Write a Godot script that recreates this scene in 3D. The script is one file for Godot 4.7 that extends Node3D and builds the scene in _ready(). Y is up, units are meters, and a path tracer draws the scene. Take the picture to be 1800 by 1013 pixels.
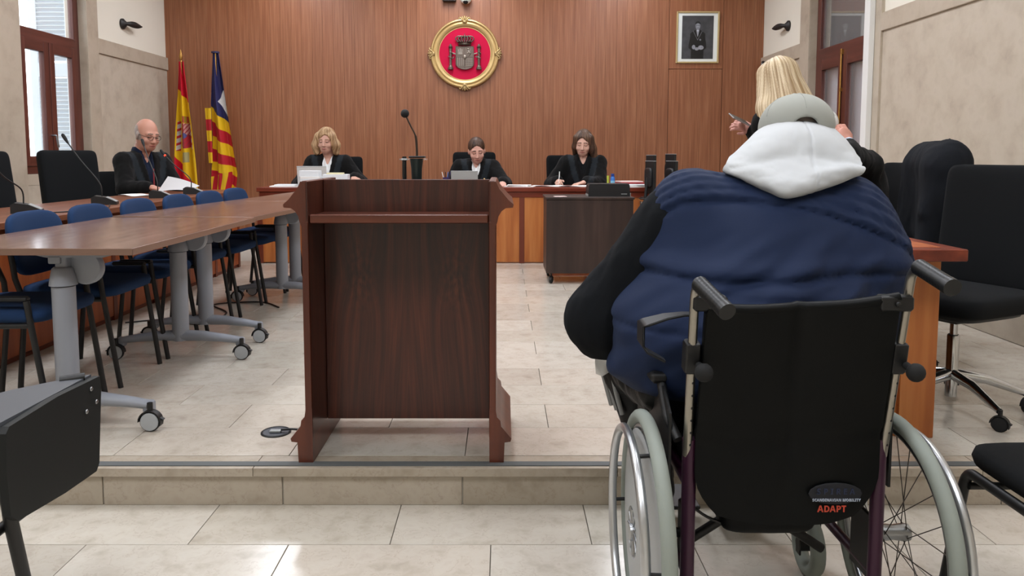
extends Node3D

# ---------------------------------------------------------------- geometry collector
class G:
	var v := PackedVector3Array()
	var n := PackedVector3Array()
	var u := PackedVector2Array()
	var c := PackedColorArray()
	var ix := PackedInt32Array()
	var t := Transform3D.IDENTITY
	var col := Color.WHITE
	var tinted := false

	func vert(p: Vector3, nn: Vector3, uv := Vector2.ZERO) -> int:
		v.append(t * p)
		n.append((t.basis * nn).normalized())
		u.append(uv)
		c.append(col)
		return v.size() - 1

	func tri(a: int, b: int, d: int) -> void:   # counter-clockwise seen from outside
		ix.append(a)
		ix.append(d)
		ix.append(b)

	func quad(a: int, b: int, d: int, e: int) -> void:
		tri(a, b, d)
		tri(a, d, e)

	func quad_out(a: int, b: int, d: int, e: int, out: Vector3) -> void:
		var nn := (v[b] - v[a]).cross(v[d] - v[a])
		if nn.length_squared() < 1e-14:
			nn = (v[d] - v[a]).cross(v[e] - v[a])
		if nn.dot(t.basis * out) >= 0:
			quad(a, b, d, e)
		else:
			quad(a, e, d, b)

	func box(ce: Vector3, s: Vector3, bev := 0.004, b := Basis.IDENTITY) -> G:
		var keep := t
		t = t * Transform3D(b, ce)
		var h := s * 0.5
		bev = minf(bev, minf(h.x, minf(h.y, h.z)) * 0.9)
		var base := v.size()
		for k in 8:
			var sg := Vector3(1 if k & 1 else -1, 1 if k & 2 else -1, 1 if k & 4 else -1)
			for ax in 3:
				var p := sg * h
				var nn := Vector3.ZERO
				nn[ax] = sg[ax]
				for o in 3:
					if o != ax:
						p[o] -= sg[o] * bev
				vert(p, nn)
		for ax in 3:
			var o1 := (ax + 1) % 3
			var o2 := (ax + 2) % 3
			for sgn in 2:
				var k0 := sgn << ax
				var nn := Vector3.ZERO
				nn[ax] = sgn * 2 - 1
				quad_out(base + k0 * 3 + ax, base + (k0 | (1 << o1)) * 3 + ax, base + (k0 | (1 << o1) | (1 << o2)) * 3 + ax, base + (k0 | (1 << o2)) * 3 + ax, nn)
			if bev > 0.0:
				for s1 in 2:
					for s2 in 2:
						var k0 := (s1 << o1) | (s2 << o2)
						var k1 := k0 | (1 << ax)
						var nn := Vector3.ZERO
						nn[o1] = s1 * 2 - 1
						nn[o2] = s2 * 2 - 1
						quad_out(base + k0 * 3 + o1, base + k1 * 3 + o1, base + k1 * 3 + o2, base + k0 * 3 + o2, nn)
		if bev > 0.0:
			for k in 8:
				var a := base + k * 3
				var sg := Vector3(1 if k & 1 else -1, 1 if k & 2 else -1, 1 if k & 4 else -1)
				if (v[a + 1] - v[a]).cross(v[a + 2] - v[a]).dot(t.basis * sg) > 0:
					tri(a, a + 1, a + 2)
				else:
					tri(a, a + 2, a + 1)
		t = keep
		return self

	func span(a: Vector3, b: Vector3, bev := 0.004) -> G:   # box between two corners
		return box((a + b) * 0.5, (b - a).abs(), bev)

	func tube(p: Array, r, sides := 10, closed := false, caps := true, flat := 1.0) -> G:
		var m := p.size()
		var tang: Array[Vector3] = []
		for i in m:
			var a: Vector3 = p[(i - 1 + m) % m] if closed or i > 0 else p[i]
			var b: Vector3 = p[(i + 1) % m] if closed or i < m - 1 else p[i]
			tang.append((b - a).normalized())
		var x := tang[0].cross(Vector3.UP)
		if x.length() < 0.1:
			x = tang[0].cross(Vector3.RIGHT)
		x = x.normalized()
		var base := v.size()
		for i in m:
			x = (x - tang[i] * x.dot(tang[i])).normalized()
			var y := tang[i].cross(x)
			var rr: float = r[i] if r is Array else r
			for j in sides:
				var ang := TAU * j / sides
				var dir := x * cos(ang) + y * sin(ang) * flat
				vert(p[i] + dir * rr, x * cos(ang) * flat + y * sin(ang))
		for i in (m if closed else m - 1):
			var i2 := (i + 1) % m
			for j in sides:
				var j2 := (j + 1) % sides
				quad(base + i * sides + j, base + i * sides + j2, base + i2 * sides + j2, base + i2 * sides + j)
		if caps and not closed:
			for e in 2:
				var i := 0 if e == 0 else m - 1
				var nn: Vector3 = tang[i] * (-1.0 if e == 0 else 1.0)
				var keep := t
				t = Transform3D.IDENTITY
				var ce := vert(keep * (p[i] as Vector3), keep.basis * nn)
				var first := v.size()
				for j in sides:
					vert(v[base + i * sides + j], keep.basis * nn)
				t = keep
				for j in sides:
					if e == 0:
						tri(ce, first + (j + 1) % sides, first + j)
					else:
						tri(ce, first + j, first + (j + 1) % sides)
		return self

	func lathe(pr: Array, seg := 24, sharp := 0.75) -> G:   # profile of Vector2(radius, height), upwards on the outside
		var m := pr.size()
		var sn: Array[Vector2] = []
		for i in m - 1:
			var d: Vector2 = (pr[i + 1] - pr[i])
			sn.append(Vector2(d.y, -d.x).normalized())
		for i in m - 1:
			var n0 := sn[i]
			var n1 := sn[i]
			if i > 0 and sn[i - 1].dot(sn[i]) > sharp:
				n0 = (sn[i - 1] + sn[i]).normalized()
			if i < m - 2 and sn[i + 1].dot(sn[i]) > sharp:
				n1 = (sn[i + 1] + sn[i]).normalized()
			var base := v.size()
			for j in seg:
				var a := TAU * j / seg
				var dir := Vector3(cos(a), 0, sin(a))
				vert(dir * pr[i].x + Vector3.UP * pr[i].y, dir * n0.x + Vector3.UP * n0.y)
				vert(dir * pr[i + 1].x + Vector3.UP * pr[i + 1].y, dir * n1.x + Vector3.UP * n1.y)
			for j in seg:
				var k := (j + 1) % seg
				quad(base + j * 2, base + j * 2 + 1, base + k * 2 + 1, base + k * 2)
		return self

	func ball(ce: Vector3, r: Vector3, seg := 16, rows := 10, b := Basis.IDENTITY) -> G:
		var keep := t
		t = t * Transform3D(b, ce)
		var base := v.size()
		for i in rows + 1:
			var th := PI * i / rows
			for j in seg:
				var a := TAU * j / seg
				var d := Vector3(sin(th) * cos(a), -cos(th), sin(th) * sin(a))
				vert(d * r, d / r)
		for i in rows:
			for j in seg:
				var k := (j + 1) % seg
				quad(base + i * seg + j, base + (i + 1) * seg + j, base + (i + 1) * seg + k, base + i * seg + k)
		t = keep
		return self

	func pad(ce: Vector3, r: Vector3, e1 := 0.35, e2 := 0.35, bend := 0.0, seg := 28, rows := 14, b := Basis.IDENTITY) -> G:   # cushion: a superellipsoid, thin along z, bent about y
		var keep := t
		t = t * Transform3D(b, ce)
		var base := v.size()
		for i in rows + 1:
			var th := -PI / 2 + PI * i / rows
			for j in seg:
				var a := TAU * j / seg
				var ct := pow(absf(cos(th)), e1)
				var st := signf(sin(th)) * pow(absf(sin(th)), e1)
				var ca := signf(cos(a)) * pow(absf(cos(a)), e2)
				var sa := signf(sin(a)) * pow(absf(sin(a)), e2)
				var p := Vector3(ct * ca, ct * sa, st) * r
				var ct2 := pow(absf(cos(th)), 2.0 - e1)
				var nn := Vector3(ct2 * signf(cos(a)) * pow(absf(cos(a)), 2.0 - e2), ct2 * signf(sin(a)) * pow(absf(sin(a)), 2.0 - e2), signf(sin(th)) * pow(absf(sin(th)), 2.0 - e1)) / r
				nn = nn.normalized()
				nn.x -= 2.0 * bend * p.x * nn.z
				p.z += bend * p.x * p.x
				vert(p, nn)
		for i in rows:
			for j in seg:
				var k := (j + 1) % seg
				quad(base + i * seg + j, base + i * seg + k, base + (i + 1) * seg + k, base + (i + 1) * seg + j)
		t = keep
		return self

	func prism(poly: PackedVector2Array, z0: float, z1: float, smooth := 0.8) -> G:   # outline in x, y, drawn out along z
		if Geometry2D.is_polygon_clockwise(poly):
			poly.reverse()
		var m := poly.size()
		var tr := Geometry2D.triangulate_polygon(poly)
		for e in 2:
			var base := v.size()
			for q in poly:
				vert(Vector3(q.x, q.y, z1 if e else z0), Vector3(0, 0, 1 if e else -1), q)
			for i in range(0, tr.size(), 3):
				var a := poly[tr[i]]
				var cw := (poly[tr[i + 1]] - a).cross(poly[tr[i + 2]] - a) < 0
				if cw == (e == 1):
					tri(base + tr[i], base + tr[i + 2], base + tr[i + 1])
				else:
					tri(base + tr[i], base + tr[i + 1], base + tr[i + 2])
		var sn: Array[Vector2] = []
		for i in m:
			var d := poly[(i + 1) % m] - poly[i]
			sn.append(Vector2(d.y, -d.x).normalized())
		for i in m:
			var pr := sn[(i - 1 + m) % m]
			var nx := sn[(i + 1) % m]
			var na := (pr + sn[i]).normalized() if pr.dot(sn[i]) > smooth else sn[i]
			var nb := (nx + sn[i]).normalized() if nx.dot(sn[i]) > smooth else sn[i]
			var p := poly[i]
			var q := poly[(i + 1) % m]
			var a := vert(Vector3(p.x, p.y, z0), Vector3(na.x, na.y, 0))
			var b := vert(Vector3(q.x, q.y, z0), Vector3(nb.x, nb.y, 0))
			var d := vert(Vector3(q.x, q.y, z1), Vector3(nb.x, nb.y, 0))
			var f := vert(Vector3(p.x, p.y, z1), Vector3(na.x, na.y, 0))
			quad(a, b, d, f)
		return self

	func sheet(rows: Array, thick := 0.002, uvs := true) -> G:   # rows of equal length; a cloth or curved board with two sides and a rim
		var nr := rows.size()
		var nc: int = rows[0].size()
		var nn := []
		for i in nr:
			var line: Array[Vector3] = []
			for j in nc:
				var du: Vector3 = rows[i][mini(j + 1, nc - 1)] - rows[i][maxi(j - 1, 0)]
				var dv: Vector3 = rows[mini(i + 1, nr - 1)][j] - rows[maxi(i - 1, 0)][j]
				line.append(du.cross(dv).normalized())
			nn.append(line)
		var base := v.size()
		for side in 2:
			var s := 1.0 if side == 0 else -1.0
			for i in nr:
				for j in nc:
					vert(rows[i][j] + nn[i][j] * thick * 0.5 * s, nn[i][j] * s, Vector2(j / float(nc - 1), i / float(nr - 1)))
		for i in nr - 1:
			for j in nc - 1:
				var a := base + i * nc + j
				quad(a, a + 1, a + nc + 1, a + nc)
				a += nr * nc
				quad(a, a + nc, a + nc + 1, a + 1)
		var o := nr * nc
		for j in nc - 1:
			quad(base + j, base + o + j, base + o + j + 1, base + j + 1)
			var a := base + (nr - 1) * nc + j
			quad(a, a + 1, a + o + 1, a + o)
		for i in nr - 1:
			var a := base + i * nc
			quad(a, a + nc, a + o + nc, a + o)
			a += nc - 1
			quad(a, a + o, a + o + nc, a + nc)
		return self

	func mirror_u() -> G:
		for i in u.size():
			u[i].x = 1.0 - u[i].x
		return self

	func mesh() -> ArrayMesh:
		var arr := []
		arr.resize(Mesh.ARRAY_MAX)
		arr[Mesh.ARRAY_VERTEX] = v
		arr[Mesh.ARRAY_NORMAL] = n
		arr[Mesh.ARRAY_TEX_UV] = u
		if tinted:
			arr[Mesh.ARRAY_COLOR] = c
		arr[Mesh.ARRAY_INDEX] = ix
		var m := ArrayMesh.new()
		m.add_surface_from_arrays(Mesh.PRIMITIVE_TRIANGLES, arr)
		return m

# ---------------------------------------------------------------- smooth bodies: tapered capsules and ellipsoids joined by a smooth minimum, meshed as surface nets
class Sdf:
	var kind := PackedInt32Array()    # 0 capsule, 1 ellipsoid, 2 rounded box; +8 cuts away
	var a := PackedVector3Array()
	var b := PackedVector3Array()
	var ra := PackedFloat32Array()
	var rb := PackedFloat32Array()
	var kk := PackedFloat32Array()
	var inv: Array[Basis] = []
	var ext := PackedFloat32Array()
	var bumpy := false
	var painted := false
	var t := Transform3D.IDENTITY

	func disp(_p: Vector3) -> float:
		return 0.0

	func paint(_p: Vector3) -> Color:
		return Color.WHITE

	func cap(p: Vector3, q: Vector3, r0: float, r1: float, k := 0.03, cut := false) -> Sdf:
		var s := t.basis.get_scale().x
		kind.append(8 if cut else 0)
		a.append(t * p)
		b.append(t * q)
		ra.append(r0 * s)
		rb.append(r1 * s)
		kk.append(k * s)
		inv.append(Basis.IDENTITY)
		ext.append((p.distance_to(q) * 0.5 + maxf(r0, r1)) * s)
		return self

	func ell(p: Vector3, r: Vector3, k := 0.03, bas := Basis.IDENTITY, cut := false) -> Sdf:
		var s := t.basis.get_scale().x
		kind.append(9 if cut else 1)
		a.append(t * p)
		b.append(r * s)
		ra.append(minf(r.x, minf(r.y, r.z)) * s)
		rb.append(0.0)
		kk.append(k * s)
		inv.append((t.basis.orthonormalized() * bas).inverse())
		ext.append(maxf(r.x, maxf(r.y, r.z)) * s)
		return self

	func rbox(p: Vector3, h: Vector3, r: float, k := 0.03, bas := Basis.IDENTITY, cut := false) -> Sdf:
		var s := t.basis.get_scale().x
		kind.append(10 if cut else 2)
		a.append(t * p)
		b.append(h * s)
		ra.append(r * s)
		rb.append(0.0)
		kk.append(k * s)
		inv.append((t.basis.orthonormalized() * bas).inverse())
		ext.append(h.length() * s)
		return self

	func one(i: int, p: Vector3) -> float:
		var ki := kind[i] & 7
		if ki == 0:
			var ab := b[i] - a[i]
			var pa := p - a[i]
			var h := clampf(pa.dot(ab) / maxf(ab.dot(ab), 1e-9), 0.0, 1.0)
			return (pa - ab * h).length() - lerpf(ra[i], rb[i], h)
		var q := inv[i] * (p - a[i])
		if ki == 1:
			var r := b[i]
			var k0 := (q / r).length()
			var k1 := (q / (r * r)).length()
			return k0 * (k0 - 1.0) / maxf(k1, 1e-6) if k0 > 1e-4 else -ra[i]
		var w := q.abs() - b[i] + Vector3.ONE * ra[i]
		return w.max(Vector3.ZERO).length() + minf(maxf(w.x, maxf(w.y, w.z)), 0.0) - ra[i]

	func at(p: Vector3, list: PackedInt32Array) -> float:
		var r := 1e3
		for i in list:
			var d := one(i, p)
			var k := kk[i]
			if kind[i] >= 8:
				var h := maxf(k - absf(r + d), 0.0)
				r = maxf(r, -d) + (h * h * 0.25 / k if k > 0.0 else 0.0)
			else:
				var h := maxf(k - absf(r - d), 0.0)
				r = minf(r, d) - (h * h * 0.25 / k if k > 0.0 else 0.0)
		if bumpy:
			r += disp(p)
		return r

	func into(g: G, cell: float) -> void:
		var lo := Vector3.ONE * 1e3
		var hi := Vector3.ONE * -1e3
		for i in kind.size():
			if kind[i] < 8:
				var ce := (a[i] + b[i]) * 0.5 if kind[i] == 0 else a[i]
				lo = lo.min(ce - Vector3.ONE * ext[i])
				hi = hi.max(ce + Vector3.ONE * ext[i])
		lo -= Vector3.ONE * cell * 3.0
		hi += Vector3.ONE * cell * 3.0
		var nb := Vector3i(((hi - lo) / (cell * 4.0)).ceil())
		var nx := nb.x * 4 + 1
		var ny := nb.y * 4 + 1
		var nz := nb.z * 4 + 1
		var grid := PackedFloat32Array()
		grid.resize(nx * ny * nz)
		grid.fill(9e9)
		var sy := nx
		var sz := nx * ny
		var hd := cell * 4.0 * 0.87
		var active: Array[Vector3i] = []
		for bz in nb.z:
			for by in nb.y:
				for bx in nb.x:
					var o := lo + Vector3(bx, by, bz) * cell * 4.0
					var ce := o + Vector3.ONE * cell * 2.0
					var list := PackedInt32Array()
					var near := 1e3
					for i in kind.size():
						if kind[i] < 8:
							var d := one(i, ce)
							near = minf(near, d)
							if d < hd * 1.2 + kk[i]:
								list.append(i)
						else:
							list.append(i)
					if near > hd * 1.2 + 0.03 or list.is_empty():
						continue
					var dc := at(ce, list)
					if absf(dc) > hd * 1.12 + (0.016 if bumpy else 0.004):
						continue
					active.append(Vector3i(bx, by, bz))
					for z in 5:
						for y in 5:
							for x in 5:
								var at_i := (bx * 4 + x) + (by * 4 + y) * sy + (bz * 4 + z) * sz
								if grid[at_i] > 8e9:
									grid[at_i] = at(o + Vector3(x, y, z) * cell, list)
		var vid := {}
		var first := g.v.size()
		var co := PackedInt32Array([0, 1, sy, sy + 1, sz, sz + 1, sz + sy, sz + sy + 1])
		var ed := PackedInt32Array([0, 1, 0, 2, 0, 4, 1, 3, 1, 5, 2, 3, 2, 6, 3, 7, 4, 5, 4, 6, 5, 7, 6, 7])
		for bl in active:
			for z in 4:
				for y in 4:
					for x in 4:
						var p := Vector3i(bl.x * 4 + x, bl.y * 4 + y, bl.z * 4 + z)
						var c0 := p.x + p.y * sy + p.z * sz
						var inside := 0
						for k in 8:
							if grid[c0 + co[k]] < 0.0:
								inside += 1
						if inside == 0 or inside == 8:
							continue
						var sum := Vector3.ZERO
						var cnt := 0
						for e in 12:
							var k0 := ed[e * 2]
							var k1 := ed[e * 2 + 1]
							var v0 := grid[c0 + co[k0]]
							var v1 := grid[c0 + co[k1]]
							if (v0 < 0.0) != (v1 < 0.0):
								var f := v0 / (v0 - v1)
								sum += Vector3(lerpf(k0 & 1, k1 & 1, f), lerpf((k0 >> 1) & 1, (k1 >> 1) & 1, f), lerpf((k0 >> 2) & 1, (k1 >> 2) & 1, f))
								cnt += 1
						var w := lo + (Vector3(p) + sum / cnt) * cell
						vid[c0] = g.vert(w, Vector3.ZERO)
						if painted:
							g.c[g.c.size() - 1] = paint(w)
		var i0 := g.ix.size()
		for c0 in vid:
			var v0 := grid[c0]
			for ax in 3:
				var st: int = [1, sy, sz][ax]
				var s1: int = [sy, sz, 1][ax]
				var s2: int = [sz, 1, sy][ax]
				var v1 := grid[c0 + st]
				if (v0 < 0.0) == (v1 < 0.0):
					continue
				if not (vid.has(c0 - s1) and vid.has(c0 - s2) and vid.has(c0 - s1 - s2)):
					continue
				if v0 < 0.0:
					g.quad(vid[c0 - s1 - s2], vid[c0 - s2], vid[c0], vid[c0 - s1])
				else:
					g.quad(vid[c0 - s1 - s2], vid[c0 - s1], vid[c0], vid[c0 - s2])
		for i in range(i0, g.ix.size(), 3):
			var p0 := g.ix[i]
			var p1 := g.ix[i + 1]
			var p2 := g.ix[i + 2]
			var fn := (g.v[p2] - g.v[p0]).cross(g.v[p1] - g.v[p0])
			g.n[p0] += fn
			g.n[p1] += fn
			g.n[p2] += fn
		for i in range(first, g.v.size()):
			g.n[i] = g.n[i].normalized()

# ---------------------------------------------------------------- naming and placing
var used := {}
var M := {}
var rng := RandomNumberGenerator.new()

func numbered(called: String) -> String:
	var k: int = used.get(called, 0)
	used[called] = k + 1
	return called if k == 0 else "%s_%03d" % [called, k]

func tag(o: Node, label: String, category: String, group := "") -> void:
	o.set_meta("label", label)
	o.set_meta("category", category)
	if group:
		o.set_meta("group", group)

func thing(called: String, label: String, category: String, at := Vector3.ZERO, turn := 0.0, group := "") -> Node3D:
	var o := Node3D.new()
	o.name = numbered(called)
	add_child(o)
	o.position = at
	o.rotation_degrees.y = turn
	tag(o, label, category, group)
	return o

func copy(src: Node3D, at: Vector3, turn: float, label: String) -> Node3D:
	var o: Node3D = src.duplicate()
	o.name = numbered(str(src.name))
	add_child(o)
	o.position = at
	o.rotation_degrees.y = turn
	o.set_meta("label", label)
	return o

func part(called: String, g: G, m: Material, parent: Node3D, label := "") -> MeshInstance3D:
	return piece(called, g.mesh(), m, parent, Vector3.ZERO, label)

func piece(called: String, mesh: Mesh, m: Material, parent: Node3D, at := Vector3.ZERO, label := "") -> MeshInstance3D:
	var o := MeshInstance3D.new()
	o.name = called
	o.mesh = mesh
	o.material_override = m
	o.position = at
	parent.add_child(o, true)
	if label:
		o.set_meta("label", label)
	return o

func solo(called: String, g: G, m: Material, label: String, category: String, at := Vector3.ZERO, turn := 0.0, group := "") -> MeshInstance3D:
	var o := MeshInstance3D.new()
	o.name = numbered(called)
	o.mesh = g.mesh()
	o.material_override = m
	add_child(o)
	o.position = at
	o.rotation_degrees.y = turn
	tag(o, label, category, group)
	return o

func structure(called: String, g: G = null, m: Material = null) -> Node3D:
	var o: Node3D
	if g:
		var mi := MeshInstance3D.new()
		mi.mesh = g.mesh()
		mi.material_override = m
		o = mi
	else:
		o = Node3D.new()
	o.name = called
	o.set_meta("kind", "structure")
	add_child(o)
	return o

func V(x: float, y: float, z: float) -> Vector3:
	return Vector3(x, y, z)

func arc(ce: Vector3, ax: Vector3, ay: Vector3, r: float, a0: float, a1: float, steps: int) -> Array:
	var o := []
	for i in steps + 1:
		var an := deg_to_rad(lerpf(a0, a1, i / float(steps)))
		o.append(ce + ax * cos(an) * r + ay * sin(an) * r)
	return o

func smooth_path(pts: Array, sub := 6) -> Array:   # Catmull-Rom through the points
	var o := []
	var m := pts.size()
	for i in m - 1:
		var p0: Vector3 = pts[maxi(i - 1, 0)]
		var p3: Vector3 = pts[mini(i + 2, m - 1)]
		for s in sub:
			o.append((pts[i] as Vector3).cubic_interpolate(pts[i + 1], p0, p3, s / float(sub)))
	o.append(pts[m - 1])
	return o

# ---------------------------------------------------------------- materials
func ramp(stops: Array) -> Gradient:
	var gr := Gradient.new()
	var off := PackedFloat32Array()
	var cols := PackedColorArray()
	for s in stops:
		off.append(s[0])
		cols.append(Color(s[1]))
	gr.offsets = off
	gr.colors = cols
	return gr

func noise_tex(sd: int, freq: float, stops: Array, size := 512, octaves := 5, warp := 0.0, normalize := true) -> NoiseTexture2D:
	var fn := FastNoiseLite.new()
	fn.seed = sd
	fn.noise_type = FastNoiseLite.TYPE_SIMPLEX_SMOOTH
	fn.frequency = freq
	fn.fractal_octaves = octaves
	fn.fractal_gain = 0.55
	if warp > 0.0:
		fn.domain_warp_enabled = true
		fn.domain_warp_amplitude = warp
		fn.domain_warp_frequency = freq * 0.7
	var nt := NoiseTexture2D.new()
	nt.width = size
	nt.height = size
	nt.seamless = true
	nt.noise = fn
	nt.normalize = normalize
	if stops.size():
		nt.color_ramp = ramp(stops)
	return nt

func mat(color: String, rough := 0.6, metal := 0.0, tex: Texture2D = null, scale := Vector3.ONE, world := false, spec := 0.5) -> StandardMaterial3D:
	var m := StandardMaterial3D.new()
	m.albedo_color = Color(color)
	m.roughness = rough
	m.metallic = metal
	m.metallic_specular = spec
	if tex:
		m.albedo_texture = tex
		m.uv1_triplanar = true
		m.uv1_world_triplanar = world
		m.uv1_scale = scale
		m.uv1_triplanar_sharpness = 8.0
	return m

func relief(m: StandardMaterial3D, tex: Texture2D, cm: float) -> StandardMaterial3D:
	m.heightmap_enabled = true
	m.heightmap_texture = tex
	m.heightmap_scale = cm
	if not m.uv1_triplanar:
		m.uv1_triplanar = true
		m.uv1_triplanar_sharpness = 8.0
	return m

func shifted(m: StandardMaterial3D, off: Vector3, tint: String) -> StandardMaterial3D:
	var c: StandardMaterial3D = m.duplicate()
	c.uv1_offset = off
	c.albedo_color = Color(tint)
	return c

func cloth(color: String, sheen := 0.3, scale := 60.0) -> StandardMaterial3D:
	var m := mat(color, 0.92, 0.0, null, Vector3.ONE, false, 0.3)
	m.rim_enabled = true
	m.rim = sheen
	m.rim_tint = 0.6
	m.uv1_triplanar = true
	m.uv1_scale = Vector3.ONE * scale
	return relief(m, M.weave, 0.05)

func materials() -> void:
	M.weave = noise_tex(3, 0.12, [], 256, 3)
	M.soft = noise_tex(4, 0.02, [], 256, 4)
	# wood of the panelled wall: long streaks along y
	var wt := noise_tex(11, 0.016, [[0.0, "845237"], [0.3, "8f5b3d"], [0.5, "976243"], [0.7, "9f6a4a"], [1.0, "aa7655"]], 512, 6)
	for i in 5:
		M["board%d" % i] = shifted(mat("ffffff", 0.36, 0, wt, V(4.2, 0.12, 4.2), true, 0.5), V(0.37 * i, 0.21 * i, 0.13), ["f8f4f2", "fcf8f6", "f3eeec", "faf4f1", "f5f1ef"][i])
	var dt := noise_tex(12, 0.014, [[0.0, "2e1510"], [0.35, "3d1e15"], [0.55, "48251a"], [0.75, "532c1f"], [1.0, "633727"]], 512, 6)
	M.lectern = mat("ffe9da", 0.3, 0, dt, V(2.4, 0.2, 2.4), true)
	M.lectern_edge = mat("ffe9da", 0.32, 0, noise_tex(13, 0.014, [[0.0, "421f14"], [0.5, "592f20"], [1.0, "6f3f2d"]], 256, 5), V(2.4, 0.2, 2.4), true)
	M.lectern_shelf = mat("ffe9da", 0.3, 0, dt, V(0.2, 2.4, 2.4), true)
	var ot := noise_tex(14, 0.02, [[0.0, "9c5a2a"], [0.4, "b06b35"], [0.6, "ba763d"], [1.0, "c98a4e"]], 256, 5)
	M.veneer = mat("f2e6de", 0.42, 0, ot, V(1.6, 0.12, 1.6), true)
	M.red_wood = mat("ffffff", 0.3, 0, noise_tex(15, 0.02, [[0.0, "5a2215"], [0.5, "73301f"], [1.0, "8a4029"]], 256, 5), V(0.15, 2.0, 2.0), true)
	M.red_strip = mat("6a2f1c", 0.4)
	M.red_wood_z = shifted(M.red_wood, Vector3.ZERO, "ffffff")
	M.red_wood_z.uv1_scale = V(2.0, 2.0, 0.15)
	M.veneer_red = shifted(M.veneer, V(0.3, 0.2, 0.1), "dcb4a0")
	M.desk_top = mat("ffffff", 0.3, 0, noise_tex(19, 0.02, [[0.0, "6b3d28"], [0.5, "7d4b33"], [1.0, "915c42"]], 256, 5), V(2.0, 2.0, 0.15), true)
	M.walnut = mat("ffffff", 0.2, 0, noise_tex(16, 0.018, [[0.0, "63493d"], [0.4, "735648"], [0.65, "7e6153"], [1.0, "8d7061"]], 512, 5), V(1.8, 1.8, 0.1), false)
	M.walnut_edge = mat("7d6152", 0.4)
	M.cart = mat("ffffff", 0.45, 0, noise_tex(17, 0.02, [[0.0, "251a18"], [0.5, "32241f"], [1.0, "41302a"]], 256, 5), V(1.6, 0.12, 1.6), true)
	var ft := noise_tex(18, 0.02, [[0.0, "4a241c"], [0.5, "5b2f26"], [1.0, "6e3d33"]], 256, 5)
	M.window_wood = mat("ffffff", 0.4, 0, ft, V(2.0, 0.15, 2.0), true)
	M.window_wood_flat = mat("ffffff", 0.4, 0, ft, V(2.0, 2.0, 0.15), true)
	# stone
	var vein := [[0.0, "bab4aa"], [0.2, "c6c0b6"], [0.36, "cec9c0"], [0.46, "d2cdc5"], [0.495, "c4bdb3"], [0.51, "d0cbc2"], [0.7, "d4d0c8"], [1.0, "cac3ba"]]
	var mt := noise_tex(21, 0.0075, vein, 1024, 6, 40.0)
	var fine := noise_tex(22, 0.05, [], 512, 4)
	var tints := ["f3efe9", "eeeae3", "f7f4ef", "e8e4de", "f3ede6", "eeece6"]
	for i in 6:
		var m := shifted(mat("ffffff", 0.17, 0, mt, V(0.9, 0.9, 0.9), true, 0.5), V(0.31 * i, 0.17 * i, 0.47 * i), tints[i])
		M["slab%d" % i] = m
	M.joint = mat("b0aa9f", 0.8)
	M.riser0 = shifted(mat("ffffff", 0.25, 0, mt, V(0.9, 0.9, 0.9), true), V(0.2, 0.6, 0.1), "dbd2c6")
	M.riser1 = shifted(mat("ffffff", 0.25, 0, mt, V(0.9, 0.9, 0.9), true), V(0.7, 0.1, 0.5), "d3cabd")
	var wall_t := noise_tex(23, 0.006, [[0.0, "b6aea2"], [0.25, "c3bbaf"], [0.5, "cac3b7"], [0.7, "cec7bc"], [1.0, "c6beb3"]], 1024, 6, 55.0)
	M.wall_stone = mat("f6f0e8", 0.42, 0, wall_t, V(0.55, 0.55, 0.55), true)
	M.wall_trim = shifted(M.wall_stone, V(0.4, 0.3, 0.2), "ebe3d9")
	M.plaster = mat("ebe6d8", 0.85)
	M.ceiling = mat("f2efe8", 0.9)
	M.strip = mat("5d6060", 0.75)
	relief(M.strip, fine, 0.03)
	# metals, plastics, fabrics
	M.black = mat("0f1011", 0.5)
	M.black_gloss = mat("0e0f11", 0.22)
	M.rubber = mat("121314", 0.8)
	M.chrome = mat("c9cbcd", 0.16, 1.0)
	M.steel = mat("a8abae", 0.32, 1.0)
	M.grey_paint = mat("8d9199", 0.42)
	M.grey_plastic = mat("a9adb0", 0.45)
	M.tyre = mat("8d948c", 0.75)
	M.purple = mat("3a1830", 0.35, 0.2)
	M.gold = mat("c8ab74", 0.38, 0.55)
	M.gold_old = mat("b39a6a", 0.42, 0.55)
	M.brass = mat("b5894b", 0.3, 0.9)
	M.iron = mat("2b2928", 0.5, 0.3)
	M.pewter = mat("6e6259", 0.4, 0.75)
	M.white = mat("e9e9e6", 0.6)
	M.paper = mat("eceae6", 0.85)
	M.paper2 = mat("dfe3e6", 0.85)
	M.paper_soft = mat("cfcfd0", 0.85)
	M.silver = mat("a4a7a6", 0.4, 0.3)
	M.glass = mat("ffffff", 0.02)
	M.glass.transparency = BaseMaterial3D.TRANSPARENCY_ALPHA
	M.glass.albedo_color.a = 0.06
	M.acrylic = mat("e8f0f0", 0.05)
	M.acrylic.transparency = BaseMaterial3D.TRANSPARENCY_ALPHA
	M.acrylic.albedo_color.a = 0.15
	M.shutter = mat("c3cdd4", 0.6)
	M.facade = mat("d9d6ce", 0.9)
	M.blind = mat("b9bbc2", 0.7)
	M.black_fabric = cloth("101214", 0.15)
	M.blue_fabric = cloth("1e3558", 0.25)
	M.robe = cloth("ffffff", 0.1)
	M.robe.vertex_color_use_as_albedo = true
	M.robe_satin = mat("1b1f22", 0.42)
	M.laptop_pale = mat("c9c6c2", 0.5)
	M.cream = mat("d9cfa8", 0.8)
	M.purple_plastic = mat("3a2a58", 0.4)
	M.blue_plastic = mat("2f6fc0", 0.35)
	M.blue_dark = mat("1d3f8a", 0.35)
	M.cyan_label = mat("7fc4e6", 0.5)
	M.lime = mat("b9c84a", 0.4)
	M.red_card = mat("a8323a", 0.7)
	M.pink_paper = mat("e6cdc8", 0.8)
	M.device = mat("17191c", 0.4)
	M.socket = mat("3c3f46", 0.4)
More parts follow.
